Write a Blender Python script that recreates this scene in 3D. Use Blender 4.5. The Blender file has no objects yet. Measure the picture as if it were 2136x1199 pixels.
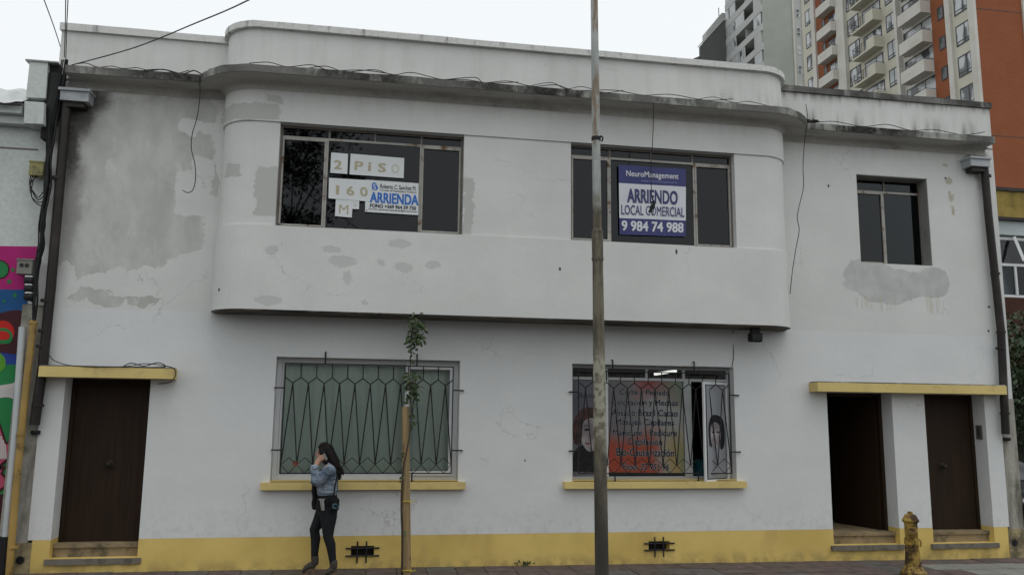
import bpy, bmesh, math, random
from mathutils import Vector, Matrix
R = math.radians
random.seed(7)
S = bpy.context.scene
COL = S.collection

# ------------------------------------------------------------------ camera
W0, H0, FPX = 2136.0, 1199.0, 1736.0
CAM = Vector((4.257, -11.88, 2.046))
yaw, pit, rol = R(10.09), R(8.84), R(0.62)
fw = Vector((math.sin(yaw)*math.cos(pit), math.cos(yaw)*math.cos(pit), math.sin(pit)))
ri = Vector((math.cos(yaw), -math.sin(yaw), 0)); up = ri.cross(fw)
ri2 = math.cos(rol)*ri + math.sin(rol)*up
up2 = -math.sin(rol)*ri + math.cos(rol)*up
cd = bpy.data.cameras.new('camera'); cam = bpy.data.objects.new('camera', cd); COL.objects.link(cam)
M = Matrix((ri2, up2, -fw)).transposed().to_4x4(); M.translation = CAM
cam.matrix_world = M
cd.sensor_fit = 'HORIZONTAL'; cd.sensor_width = 36.0; cd.lens = 36.0*FPX/W0
cd.clip_start = 0.1; cd.clip_end = 3000
S.camera = cam
def ray(u, v): return (u-W0/2)/FPX*ri2 - (v-H0/2)/FPX*up2 + fw
def at(u, v, y):           # point of the vertical plane Y=y seen at a measured spot
    d = ray(u, v); return CAM + d*((y-CAM.y)/d.y)
def atx(u, v, x):
    d = ray(u, v); return CAM + d*((x-CAM.x)/d.x)

# ------------------------------------------------------------------ world, sun, exposure
wd = bpy.data.worlds.new('World'); S.world = wd; wd.use_nodes = True
nt = wd.node_tree; nt.nodes.clear()
sky = nt.nodes.new('ShaderNodeTexSky'); sky.sky_type = 'NISHITA'; sky.sun_disc = False
SUN_EL, SUN_AZ = 72.0, 150.0
sky.sun_elevation = R(SUN_EL); sky.sun_rotation = R(SUN_AZ); sky.dust_density = 8.0; sky.air_density = 1.5
hs = nt.nodes.new('ShaderNodeHueSaturation'); hs.inputs['Saturation'].default_value = 0.10
mx = nt.nodes.new('ShaderNodeMix'); mx.data_type = 'RGBA'; mx.inputs[0].default_value = 0.86   # cloud deck over the clear sky
mx.inputs[7].default_value = (10.3, 10.75, 10.95, 1)
bg = nt.nodes.new('ShaderNodeBackground'); bg.inputs[1].default_value = 0.098
wo = nt.nodes.new('ShaderNodeOutputWorld')
nt.links.new(sky.outputs[0], hs.inputs['Color']); nt.links.new(hs.outputs[0], mx.inputs[6])
nt.links.new(mx.outputs[2], bg.inputs[0]); nt.links.new(bg.outputs[0], wo.inputs[0])
sl = bpy.data.lights.new('sun', 'SUN'); sl.energy = 0.5; sl.angle = R(40); sl.color = (1, 0.97, 0.93)
so = bpy.data.objects.new('sun', sl); COL.objects.link(so)
so.rotation_euler = (R(90-SUN_EL), 0, R(180-SUN_AZ)); so.location = (0, -20, 40)
vs = S.view_settings; vs.view_transform = 'Standard'; vs.look = 'None'; vs.exposure = 0.0; vs.gamma = 1.0; vs.use_curve_mapping = False
S.render.engine = 'CYCLES'

# ------------------------------------------------------------------ node helper
class NT:
    def __init__(s, name):
        s.m = bpy.data.materials.new(name); s.m.use_nodes = True
        s.t = s.m.node_tree; s.b = s.t.nodes['Principled BSDF']; s._p = None
    def n(s, k): return s.t.nodes.new(k)
    def l(s, a, b): s.t.links.new(a, b)
    def _in(s, sock, val):
        if hasattr(val, 'is_output'): s.l(val, sock)
        else: sock.default_value = val
    @property
    def pos(s):
        if s._p is None: s._p = s.n('ShaderNodeNewGeometry').outputs['Position']
        return s._p
    @property
    def obj(s): return s.n('ShaderNodeTexCoord').outputs['Object']
    def math(s, op, a, b=0.0, c=0.0):
        n = s.n('ShaderNodeMath'); n.operation = op
        for i, v in enumerate((a, b, c)): s._in(n.inputs[i], v)
        return n.outputs[0]
    def vm(s, op, a, b=(0, 0, 0)):
        n = s.n('ShaderNodeVectorMath'); n.operation = op
        s._in(n.inputs[0], a); s._in(n.inputs[1], b)
        return n.outputs['Value'] if op in ('LENGTH', 'DOT_PRODUCT') else n.outputs[0]
    def sep(s, v):
        n = s.n('ShaderNodeSeparateXYZ'); s.l(v, n.inputs[0]); return n.outputs
    def noise(s, vec=None, scale=5, detail=4, rough=.55, sc=None, color=False):
        n = s.n('ShaderNodeTexNoise'); n.inputs['Scale'].default_value = scale
        n.inputs['Detail'].default_value = detail; n.inputs['Roughness'].default_value = rough
        v = vec if vec is not None else s.pos
        if sc: v = s.vm('MULTIPLY', v, sc)
        s.l(v, n.inputs['Vector']); return n.outputs['Color' if color else 'Fac']
    def mr(s, v, a, b, c=0.0, d=1.0, smooth=True):
        n = s.n('ShaderNodeMapRange'); n.interpolation_type = 'SMOOTHSTEP' if smooth else 'LINEAR'
        s._in(n.inputs[0], v)
        for i, k in enumerate((a, b, c, d)): n.inputs[1+i].default_value = k
        return n.outputs[0]
    def mix(s, f, a, b, mode='MIX'):
        n = s.n('ShaderNodeMix'); n.data_type = 'RGBA'; n.blend_type = mode
        s._in(n.inputs[0], f)
        for i, v in ((6, a), (7, b)):
            if isinstance(v, tuple) and len(v) == 3: v = v+(1,)
            s._in(n.inputs[i], v)
        return n.outputs[2]
    def col(s, c): s._in(s.b.inputs['Base Color'], c+(1,) if isinstance(c, tuple) and len(c) == 3 else c)
    def rough(s, r): s._in(s.b.inputs['Roughness'], r)
    def bump(s, h, strength=.3, dist=.01):
        n = s.n('ShaderNodeBump'); n.inputs['Strength'].default_value = strength; n.inputs['Distance'].default_value = dist
        s.l(h, n.inputs['Height']); s.l(n.outputs[0], s.b.inputs['Normal'])
    def ell(s, P, lst):      # union of ellipses (x, z, rx, rz) -> distance-like value, <1 inside
        out = None
        for cx, cz, rx, rz in lst:
            v = s.vm('MULTIPLY', s.vm('SUBTRACT', P, (cx, 0, cz)), (1/rx, 0, 1/rz))
            d = s.vm('LENGTH', v)
            out = d if out is None else s.math('MINIMUM', out, d)
        return out

    def rect(s, P, lst):
        out = None
        for cx, cz, rx, rz in lst:
            v = s.sep(s.vm('ABSOLUTE', s.vm('MULTIPLY', s.vm('SUBTRACT', P, (cx, 0, cz)), (1/rx, 0, 1/rz))))
            d = s.math('MAXIMUM', v[0], v[2]); out = d if out is None else s.math('MINIMUM', out, d)
        return out

MATS = {}
def mat(name, c, rough=.75, var=.18, scale=3.0, metal=0.0, dirt=None, dirt_amt=.5, dscale=2.0, bump=.15, spec=.3):
    if name in MATS: return MATS[name]
    t = NT(name)
    n = t.noise(scale=scale, detail=5)
    f = t.mr(n, .25, .75, 1-var, 1+var, False)
    cc = t.mix(1.0, c, t.mix(0.0, (1, 1, 1), (1, 1, 1)), 'MULTIPLY')
    v = t.vm('MULTIPLY', (c[0], c[1], c[2]), (1, 1, 1))
    sc = t.n('ShaderNodeVectorMath'); sc.operation = 'SCALE'; t.l(v, sc.inputs[0]); t.l(f, sc.inputs['Scale'])
    colr = sc.outputs[0]
    if dirt:
        d = t.mr(t.noise(scale=dscale, detail=8, rough=.65), .48, .68)
        d = t.math('MULTIPLY', d, dirt_amt)
        colr = t.mix(d, colr, dirt)
    t.col(colr); t.rough(rough); t.b.inputs['Metallic'].default_value = metal
    t.b.inputs['Specular IOR Level'].default_value = spec
    if bump: t.bump(t.noise(scale=scale*12, detail=3), bump, .004)
    MATS[name] = t.m; return t.m

# ------------------------------------------------------------------ mesh helpers
def link(name, me, m, parent=None, loc=None):
    o = bpy.data.objects.new(name, me); COL.objects.link(o)
    if m is not None and not me.materials: me.materials.append(m)
    if loc is not None: o.location = loc
    if parent is not None: hang(o, parent)
    return o
WT = {}                      # world position of each parent
def hang(o, parent):         # parent while the mesh keeps its world coordinates
    o.parent = parent; o.matrix_parent_inverse = Matrix.Translation(-WT.get(parent.name, Vector((0, 0, 0))))
    WT[o.name] = Vector(o.location); return o
def pyd(name, V, F, m, parent=None, smooth=False, loc=None):
    me = bpy.data.meshes.new(name); me.from_pydata([tuple(v) for v in V], [], F); me.update()
    if smooth: me.polygons.foreach_set('use_smooth', [True]*len(me.polygons))
    return link(name, me, m, parent, loc)
class MB:
    def __init__(s): s.V = []; s.F = []
    def q(s, *p):
        k = len(s.V); s.V += [Vector(a) for a in p]; s.F.append(tuple(range(k, k+len(p)))); return s
    def box(s, a, b):
        x0, y0, z0 = a; x1, y1, z1 = b; k = len(s.V)
        s.V += [Vector(v) for v in ((x0,y0,z0),(x1,y0,z0),(x1,y1,z0),(x0,y1,z0),(x0,y0,z1),(x1,y0,z1),(x1,y1,z1),(x0,y1,z1))]
        s.F += [tuple(k+i for i in f) for f in ((0,3,2,1),(4,5,6,7),(0,1,5,4),(1,2,6,5),(2,3,7,6),(3,0,4,7))]
        return s
    def tube(s, pts, r, n=6, cap=True):
        pts = [Vector(p) for p in pts]; rs = r if isinstance(r, (list, tuple)) else [r]*len(pts)
        k0 = len(s.V); prev = None
        for i, p in enumerate(pts):
            d = (pts[min(i+1, len(pts)-1)]-pts[max(i-1, 0)]).normalized()
            a = prev if prev is not None else (Vector((1, 0, 0)) if abs(d.x) < .9 else Vector((0, 1, 0)))
            a = (a-d*a.dot(d)).normalized(); b = d.cross(a); prev = a
            for j in range(n):
                t = 2*math.pi*j/n; s.V.append(p+(a*math.cos(t)+b*math.sin(t))*rs[i])
        for i in range(len(pts)-1):
            for j in range(n):
                a0 = k0+i*n+j; a1 = k0+i*n+(j+1) % n
                s.F.append((a0, a1, a1+n, a0+n))
        if cap:
            s.F.append(tuple(k0+j for j in reversed(range(n))))
            s.F.append(tuple(k0+(len(pts)-1)*n+j for j in range(n)))
        return s
    def lathe(s, prof, c, n=20):
        k0 = len(s.V)
        for r, z in prof:
            for j in range(n):
                t = 2*math.pi*j/n; s.V.append(Vector((c[0]+r*math.cos(t), c[1]+r*math.sin(t), c[2]+z)))
        for i in range(len(prof)-1):
            for j in range(n):
                a0 = k0+i*n+j; a1 = k0+i*n+(j+1) % n; s.F.append((a0, a1, a1+n, a0+n))
        s.F.append(tuple(k0+j for j in reversed(range(n)))); s.F.append(tuple(k0+(len(prof)-1)*n+j for j in range(n)))
        return s
    def prism(s, poly, z0, z1):      # plan polygon (ccw from above) between two heights
        n = len(poly); k = len(s.V)
        s.V += [Vector((x, y, z0)) for x, y in poly]+[Vector((x, y, z1)) for x, y in poly]
        for i in range(n): j = (i+1) % n; s.F.append((k+i, k+j, k+n+j, k+n+i))
        s.F.append(tuple(k+i for i in reversed(range(n)))); s.F.append(tuple(k+n+i for i in range(n))); return s
    def slab(s, pts, y0, y1):        # outline in the XZ plane given as points, thickness along y (y0 front)
        n = len(pts); k = len(s.V)
        s.V += [Vector((p[0], y0, p[-1])) for p in pts]+[Vector((p[0], y1, p[-1])) for p in pts]
        for i in range(n): j = (i+1) % n; s.F.append((k+i, k+j, k+n+j, k+n+i))
        s.F.append(tuple(k+i for i in range(n))); s.F.append(tuple(k+n+i for i in reversed(range(n)))); return s
    def build(s, name, m, parent=None, smooth=False, loc=None, fix=True):
        me = bpy.data.meshes.new(name); me.from_pydata([tuple(v) for v in s.V], [], s.F)
        if fix:
            b = bmesh.new(); b.from_mesh(me); bmesh.ops.recalc_face_normals(b, faces=b.faces); b.to_mesh(me); b.free()
        if smooth:
            me.polygons.foreach_set('use_smooth', [True]*len(me.polygons))
            try: me.set_sharp_from_angle(angle=R(40))
            except Exception: pass
        me.update(); return link(name, me, m, parent, loc)
def box(name, a, b, m, parent=None, bevel=0):
    o = MB().box(a, b).build(name, m, parent)
    if bevel:
        bm = bmesh.new(); bm.from_mesh(o.data)
        bmesh.ops.bevel(bm, geom=bm.edges[:], offset=bevel, segments=2, affect='EDGES'); bm.to_mesh(o.data); bm.free()
    return o
def thing(name, label, cat, loc=(0, 0, 0), group=None):
    o = bpy.data.objects.new(name, None); COL.objects.link(o); o.location = loc; o.empty_display_size = .2
    WT[o.name] = Vector(loc)
    return tag(o, label, cat, group)
def tag(o, label=None, cat=None, group=None, kind=None):
    for k, v in (('label', label), ('category', cat), ('group', group), ('kind', kind)):
        if v: o[k] = v
    return o
def smooth_path(pts, n=6):
    pts = [Vector(p) for p in pts]; out = []
    for i in range(len(pts)-1):
        p0 = pts[max(i-1, 0)]; p1 = pts[i]; p2 = pts[i+1]; p3 = pts[min(i+2, len(pts)-1)]
        for k in range(n):
            t = k/n
            out.append(.5*((2*p1)+(p2-p0)*t+(2*p0-5*p1+4*p2-p3)*t*t+(3*p1-p0-3*p2+p3)*t*t*t))
    out.append(pts[-1]); return out
def text_geo(s, off=0.0, sp=1.0, shear=0.0):
    c = bpy.data.curves.new('lettering', 'FONT'); c.body = s; c.space_character = sp; c.shear = shear; c.resolution_u = 3
    o = bpy.data.objects.new('lettering', c); COL.objects.link(o)
    bpy.context.view_layer.update()
    me = bpy.data.meshes.new_from_object(o.evaluated_get(bpy.context.evaluated_depsgraph_get()))
    V = [v.co.copy() for v in me.vertices]; F = [tuple(p.vertices) for p in me.polygons]
    bpy.data.objects.remove(o); bpy.data.curves.remove(c); bpy.data.meshes.remove(me)
    if off:          # heavier strokes: a few shifted layers, each a hair above the last
        V0, F0, V, F = V, F, [], []
        for k, (a, b) in enumerate(((-1, -.7), (1, -.7), (-1, .7), (1, .7), (0, 0))):
            n = len(V); V += [Vector((v.x+a*off, v.y+b*off, k*.00015)) for v in V0]; F += [tuple(i+n for i in f) for f in F0]
    return V, F
def lettering(s, quad, box_, m, parent, y, off=0.0, shear=0.0, name='lettering', pad=0.0, ref=None):
    """quad: 4 points TL TR BR BL (x,z); box_: s0,s1,t0,t1 inside it (t from the top)"""
    V, F = text_geo(s, off, 1.0, shear)
    V0 = V if ref is None else ref
    x0 = min(v.x for v in V0); x1 = max(v.x for v in V0); z0 = min(v.y for v in V0); z1 = max(v.y for v in V0)
    TL, TR, BR, BL = quad; s0, s1, t0, t1 = box_; P = []
    for v in V:
        a = s0+(s1-s0)*(v.x-x0)/(x1-x0); b = t1-(t1-t0)*(v.y-z0)/(z1-z0)
        top = (TL[0]+(TR[0]-TL[0])*a, TL[1]+(TR[1]-TL[1])*a); bot = (BL[0]+(BR[0]-BL[0])*a, BL[1]+(BR[1]-BL[1])*a)
        P.append((top[0]+(bot[0]-top[0])*b, y-v.z, top[1]+(bot[1]-top[1])*b))
    o = pyd(name, P, F, m, parent)
    return V0
def pq(pts, y): return [(at(u, v, y).x, at(u, v, y).z) for u, v in pts]

# ------------------------------------------------------------------ materials
def px(u, v, ru, rv, y=0.0, k=146.0):
    p = at(u, v, y); return (p.x, p.z, ru/k, rv/k)
def wall_material():
    t = NT('painted_render')
    w = t.vm('MULTIPLY', t.vm('SUBTRACT', t.noise(scale=2.2, detail=6, rough=.62, color=True), (.5, .5, .5)), (.42, 0, .42))
    P = t.vm('ADD', t.pos, w)
    lo = t.noise(scale=.9, detail=4); fine = t.noise(scale=14, detail=5); strk = t.noise(scale=1.0, detail=5, sc=(7, 7, .5))
    white = t.mix(t.mr(lo, .3, .7), (.645, .645, .625), (.705, .705, .685))
    white = t.mix(t.mr(strk,   .5, .8, 0, .08), white, (.50, .50, .485))
    # bare plaster where the paint was scraped or filled
    big = [px(285, 330, 150, 130), px(240, 470, 150, 95), px(330, 470, 105, 70), px(180, 280, 60, 120), px(150, 560, 45, 70), px(230, 555, 60, 40),
           px(210, 610, 35, 28), px(290, 610, 40, 30), px(390, 240, 60, 50), px(432, 400, 14, 90)]
    sm = [px(520, 230, 60, 16, -.54), px(575, 208, 16, 6, -.54), px(562, 400, 28, 50, -.54), px(480, 350, 16, 14, -.54), px(565, 521, 15, 10, -.54), px(713, 545, 26, 14, -.54), px(692, 519, 15, 6, -.54),
          px(726, 580, 9, 14, -.54), px(832, 511, 24, 9, -.54), px(840, 558, 20, 10, -.54), px(903, 554, 14, 9, -.54), px(560, 627, 28, 9, -.54), px(975, 430, 10, 60, -.54),
          px(795, 552, 9, 6, -.54), px(760, 632, 6, 5, -.54)]
    lowr = [px(1864, 592, 128, 34), px(1812, 574, 62, 44), px(1850, 612, 70, 24), px(1945, 588, 46, 38)]
    big = [(x+.04, z, a, b) for x, z, a, b in big]
    holes = [px(398, 265, 30, 20), px(436, 272, 20, 12),  px(215, 590, 45, 18), px(330, 585, 60, 24), px(250, 580, 25, 22), px(140, 590, 22, 40), px(395, 590, 60, 60)]
    P2 = t.vm('ADD', t.pos, t.vm('MULTIPLY', w, (.35, 0, .35)))
    P3 = t.vm('ADD', P2, t.vm('MULTIPLY', t.vm('SUBTRACT', t.noise(scale=9, detail=6, rough=.7, color=True), (.5, .5, .5)), (.26, 0, .13)))
    hr_ = t.mr(t.rect(P3, [px(402, 405, 34, 46), px(424, 352, 22, 26), px(446, 470, 20, 60), px(300, 598, 60, 22)]), 1.05, .95)
    m1 = t.mr(t.ell(P, big), 1.03, .97); h1 = t.mr(t.ell(P, holes), 1.03, .97)
    m1 = t.math('MULTIPLY', m1, t.math('SUBTRACT', 1.0, t.math('MAXIMUM', h1, hr_)))
    sx = t.sep(t.pos)
    left = t.math('LESS_THAN', sx[0], 2.4)
    above = t.math('GREATER_THAN', sx[2], 3.44)
    m1 = t.math('MULTIPLY', t.math('MULTIPLY', m1, left), above)
    m2 = t.math('MULTIPLY', t.mr(t.rect(P3, sm[:4]+sm[12:13]), 1.06, .94), .9)
    m2b = t.math('MULTIPLY', t.mr(t.ell(P3, sm[4:12]+sm[13:]), 1.1, .9), .55)
    m3 = t.mr(t.ell(P3, lowr), 1.05, .96)
    pl = t.mix(t.mr(t.noise(scale=1.6, detail=7, rough=.65, sc=(1.6, 1, .8)), .3, .7), (.44, .44, .41), (.60, .60, .57))
    pl = t.mix(t.mr(t.noise(scale=2.3, detail=8, rough=.7, sc=(1.5, 1, .7)), .54, .70, 0, .75), pl, (.70, .70, .68))
    gp = t.mix(t.mr(t.noise(scale=4, detail=6), .3, .7), (.45, .46, .44), (.55, .56, .54))
    c = t.mix(m1, white, pl)
    c = t.mix(m2, c, (.475, .475, .45)); c = t.mix(m2b, c, (.47, .465, .455))
    c = t.mix(m3, c, gp)
    # newer coat of paint on the ground storey
    gnd = t.math('MULTIPLY', t.math('LESS_THAN', sx[2], 3.42), .55)
    c = t.mix(gnd, c, (.725, .74, .745))
    rol = t.mr(t.noise(scale=1.0, detail=5, sc=(1.2, 1, 2.6)), .35, .68, 0, .16); c = t.mix(rol, c, (.55, .56, .56))
    spl = t.math('MULTIPLY', t.mr(sx[2], 1.0, .42), t.mr(t.noise(scale=7, detail=8, rough=.7), .46, .68)); c = t.mix(t.math('MULTIPLY', spl, .28), c, (.36, .34, .30))
    cr = t.n('ShaderNodeTexVoronoi'); cr.feature = 'DISTANCE_TO_EDGE'; cr.inputs['Scale'].default_value = .55; t.l(t.vm('ADD', t.pos, t.vm('MULTIPLY', t.noise(scale=3, detail=6, color=True), (.5, .5, .5))), cr.inputs['Vector'])
    crk = t.math('MULTIPLY', t.mr(cr.outputs['Distance'], .0035, .0008), t.mr(t.noise(scale=.7, detail=2), .52, .62)); c = t.mix(t.math('MULTIPLY', crk, .45), c, (.3, .3, .29))
    # drips under the patch, flaked spots, soot in the top corners
    dr = t.math('MULTIPLY', t.mr(t.ell(t.pos, [px(1830, 632, 70, 22), px(1945, 635, 40, 26)]), 1.0, .7), t.mr(t.noise(scale=1, detail=3, sc=(16, 1, 1.2)), .5, .62))
    c = t.mix(t.math('MULTIPLY', dr, .5), c, (.50, .47, .36))
    fl = t.mr(t.ell(P3, [px(1978, 378, 9, 10), px(1985, 408, 6, 14), px(1988, 440, 5, 14), px(1972, 345, 5, 4)]), 1.1, .9)
    c = t.mix(fl, c, (.46, .43, .35))
    so = t.mr(t.ell(P, [px(150, 235, 75, 80), px(150, 400, 22, 190), px(2025, 335, 45, 30), px(2045, 360, 22, 60)]), 1.25, .25)
    c = t.mix(t.math('MULTIPLY', so, .62), c, (.17, .165, .15))
    so2 = t.mr(t.ell(P3, [px(185, 205, 48, 34), px(165, 240, 34, 50), px(150, 300, 18, 90), px(2036, 322, 34, 20)]), 1.2, .4)
    c = t.mix(t.math('MULTIPLY', so2, .9), c, (.05, .048, .042))
    nl = t.mr(t.ell(t.pos, [px(1168, 561, 2.5, 4, -.54), px(461, 608, 2, 4, -.2), px(1411, 525, 2.5, 6, -.54), px(1728, 388, 2.5, 4), px(1972, 372, 3, 3), px(1095, 960, 2, 2), px(2063, 640, 4, 3), px(2062, 690, 3, 3)]), 1.1, .8)
    c = t.mix(nl, c, (.06, .06, .055))
    band = t.math('MULTIPLY', t.mr(sx[2], 6.05, 6.5), t.mr(strk, .42, .68))
    c = t.mix(t.math('MULTIPLY', band, .16), c, (.42, .41, .37))
    # parapet streaks rising from the cornice and falling from the coping
    pr = t.math('MULTIPLY', t.math('MULTIPLY', t.mr(sx[2], 7.14, 6.80), t.mr(t.noise(scale=1, detail=5, sc=(5, 5, .6)), .45, .7)), t.math('MULTIPLY', t.mr(sx[0], 8.5, 11.2, .03, 1.0), t.math('GREATER_THAN', sx[2], 6.6)))
    c = t.mix(pr, c, (.13, .13, .12))
    pr2 = t.math('MULTIPLY', t.math('MULTIPLY', t.mr(sx[2], 7.12, 7.34), t.mr(t.noise(scale=1, detail=5, sc=(9, 9, .5)), .44, .64)), t.mr(sx[0], 10.3, 10.8, .0, .8))
    c = t.mix(pr2, c, (.2, .2, .18))
    # grime and chips
    sp = t.mr(t.noise(scale=5, detail=10, rough=.8), .70, .76); c = t.mix(t.math('MULTIPLY', sp, .4), c, (.35, .35, .34))
    c = t.mix(t.mr(fine, .3, .8, 0, .10), c, (.5, .5, .5))
    t.col(c); t.rough(.85); t.b.inputs['Specular IOR Level'].default_value = .2
    h = t.math('ADD', t.math('MULTIPLY', t.noise(scale=3, detail=5), 1.0), t.math('MULTIPLY', t.noise(scale=45, detail=3), .22))
    h = t.math('SUBTRACT', h, t.math('MULTIPLY', t.math('MAXIMUM', t.math('MAXIMUM', m1, m2), m2b), .55)); h = t.math('ADD', h, t.math('MULTIPLY', m3, .5))
    t.bump(h, .45, .012); return t.m
M_WALL = wall_material()
def stained(name, pale, dark, lo, hi, sc=(5, 5, .7), scale=1.0, moss=None, amt=1.0):
    t = NT(name)
    a = t.mr(t.noise(scale=scale, detail=8, rough=.68, sc=sc), lo, hi); b = t.mr(t.noise(scale=.8, detail=3), .35, .7, .55, 1.0)
    c = t.mix(t.math('MULTIPLY', t.math('MULTIPLY', a, b), amt), pale, dark)
    if moss: c = t.mix(t.mr(t.noise(scale=2.2, detail=7), .52, .66, 0, .8), c, moss)
    c = t.mix(t.mr(t.noise(scale=22, detail=5), .35, .75, 0, .3), c, (pale[0]*.6, pale[1]*.6, pale[2]*.58))
    t.col(c); t.rough(.92); t.b.inputs['Specular IOR Level'].default_value = .15
    t.bump(t.noise(scale=18, detail=6), .6, .012); return t.m
M_CORN = stained('mouldy_concrete', (.40, .40, .37), (.016, .016, .014), .36, .53, sc=(2.2, 2.2, 1.0))
M_COPE = stained('streaked_coping', (.68, .68, .66), (.035, .035, .03), .53, .70, sc=(6, 6, .9))
M_COPE2 = stained('blackened_coping', (.36, .36, .34), (.014, .014, .012), .24, .50, sc=(5, 5, 1.2))
M_SOFF = stained('stained_soffit', (.47, .455, .42), (.10, .085, .07), .46, .78, sc=(1.2, 3, 1), amt=.75)
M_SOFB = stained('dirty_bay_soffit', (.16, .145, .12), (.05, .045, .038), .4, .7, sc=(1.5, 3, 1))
M_STRIP = stained('bare_concrete_strip', (.40, .385, .34), (.11, .10, .08), .40, .64, sc=(5, 5, .9), moss=(.10, .11, .06))
M_BASE_MOULD = stained('blotched_plinth_end', (.40, .33, .19), (.07, .065, .05), .42, .62, sc=(4, 4, 3))
def yellow():
    t = NT('ochre_paint'); sx = t.sep(t.pos)
    c = t.mix(t.mr(t.noise(scale=1.3, detail=5), .3, .7), (.62, .45, .135), (.74, .55, .18))
    c = t.mix(t.mr(t.noise(scale=2.2, detail=6, sc=(1, 1, .4)), .52, .72, 0, .45), c, (.46, .31, .11))
    g = t.math('MULTIPLY', t.mr(sx[2], .20, -.02), t.mr(t.noise(scale=5, detail=6), .38, .62)); c = t.mix(t.math('MULTIPLY', g, .5), c, (.20, .15, .08))
    c = t.mix(t.mr(t.noise(scale=9, detail=9, rough=.75), .64, .72, 0, .5), c, (.36, .27, .13))
    t.col(c); t.rough(.8); t.b.inputs['Specular IOR Level'].default_value = .25
    t.bump(t.math('ADD', t.noise(scale=5, detail=4), t.math('MULTIPLY', t.noise(scale=50, detail=2), .2)), .4, .01); return t.m
M_YEL = yellow()
M_YELT = mat('ochre_canopy_paint', (.68, .53, .21), .75, .10, 2.0, dirt=(.38, .28, .13), dirt_amt=.4, dscale=4)
M_STEP = mat('ochre_step_stone', (.27, .205, .12), .85, .25, 4.0, dirt=(.08, .07, .055), dirt_amt=.85, dscale=5, bump=.5)
M_STEPG = mat('worn_grey_step', (.19, .17, .14), .9, .3, 6.0, dirt=(.07, .065, .055), dirt_amt=.8, dscale=6, bump=.6)
M_DOOR = None
def door_mat():
    t = NT('dark_wood'); n = t.noise(scale=1, detail=6, sc=(28, 28, 1.2))
    t.col(t.mix(t.mr(n, .3, .7), (.020, .0108, .0055), (.031, .0165, .0085))); t.rough(.6); t.b.inputs['Specular IOR Level'].default_value = .22
    t.bump(n, .2, .004); return t.m
M_DOOR = door_mat()
def rusty(name, paint, rust=(.20, .085, .03), lo=.50, hi=.62, scale=5.0):
    t = NT(name); a = t.mr(t.noise(scale=scale, detail=9, rough=.7), lo, hi)
    c = t.mix(t.mr(t.noise(scale=2.0, detail=4), .3, .7), paint, tuple(k*.72 for k in paint))
    r = t.mix(t.noise(scale=11, detail=4), rust, tuple(k*.35 for k in rust))
    t.col(t.mix(a, c, r)); t.rough(t.mr(a, 0, 1, .5, .9)); t.bump(t.noise(scale=40, detail=4), .35, .004); return t.m
M_STEEL = rusty('rusty_cream_steel', (.40, .385, .35), lo=.52, hi=.66)
M_STEELD = rusty('dull_steel', (.20, .18, .155), lo=.5, hi=.7)
M_PVC = mat('white_plastic_frame', (.66, .67, .68), .4, .06, 1.5, bump=0)
M_GREYF = mat('grey_white_frame', (.42, .43, .43), .5, .1, 2, bump=0)
M_IRON = mat('black_iron', (.018, .018, .02), .55, .3, 6, bump=.2)
M_BLACK = mat('black_rubber', (.012, .012, .013), .6, .2, 5, bump=0)
M_PIPE = mat('brown_pipe', (.020, .017, .015), .5, .3, 3, dirt=(.06, .05, .045), dirt_amt=.5, bump=.1)
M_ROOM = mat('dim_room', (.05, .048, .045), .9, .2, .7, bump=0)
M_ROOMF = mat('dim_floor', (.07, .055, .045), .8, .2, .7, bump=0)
def glass(name, tint=(.62, .68, .68), f0=.05, rough=.02):
    t = NT(name); nt = t.t; out = [n for n in nt.nodes if n.type == 'OUTPUT_MATERIAL'][0]; nt.nodes.remove(t.b)
    tr = t.n('ShaderNodeBsdfTransparent'); tr.inputs[0].default_value = tint+(1,)
    gl = t.n('ShaderNodeBsdfGlossy'); gl.inputs['Roughness'].default_value = rough; gl.inputs[0].default_value = (.95, .97, 1, 1)
    fr = t.n('ShaderNodeFresnel'); fr.inputs[0].default_value = 1.5
    mx = t.n('ShaderNodeMixShader'); t.l(t.math('ADD', fr.outputs[0], f0-.04), mx.inputs[0]); t.l(tr.outputs[0], mx.inputs[1]); t.l(gl.outputs[0], mx.inputs[2])
    t.l(mx.outputs[0], out.inputs[0]); return t.m
M_GLASS = glass('window_glass', (.26, .29, .30), .028)
M_GLASSC = glass('clear_window_glass', (.955, .975, .965), .045)
def flat(name, c, rough=.6): return mat(name, c, rough, .05, 2.0, bump=0)

# ------------------------------------------------------------------ ground
def slope(x, y=0.0): return .03-.0047*x+.012*min(0, y)
def gsheet(name, x0, x1, y0, y1, dz, m, nx=2):
    mb = MB(); xs = [x0+(x1-x0)*i/nx for i in range(nx+1)]
    for a, b in zip(xs, xs[1:]): mb.q((a, y0, slope(a, y0)+dz), (b, y0, slope(b, y0)+dz), (b, y1, slope(b, y1)+dz), (a, y1, slope(a, y1)+dz))
    o = mb.build(name, m); o['kind'] = 'structure'; return o
M_ASPH = mat('asphalt', (.055, .055, .057), .9, .3, 6, dirt=(.09, .09, .088), dirt_amt=.5, dscale=1.2, bump=.6)
M_GROUND = mat('earth_ground', (.12, .11, .095), .95, .25, .3, bump=.2)
M_BED = mat('pavement_mortar', (.060, .055, .050), .95, .3, 8, bump=.5)
M_TILE = [mat('paving_tile_%s' % n, c, .85, .3, 7, dirt=(.045, .04, .037), dirt_amt=.6, dscale=5, bump=.5) for n, c in
          (('reddish', (.115, .085, .078)), ('brown', (.100, .080, .070)), ('grey', (.105, .098, .093)))]
M_SLAB = mat('pale_slab', (.21, .21, .19), .9, .2, 4, dirt=(.12, .12, .1), dirt_amt=.5, bump=.4)
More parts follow.
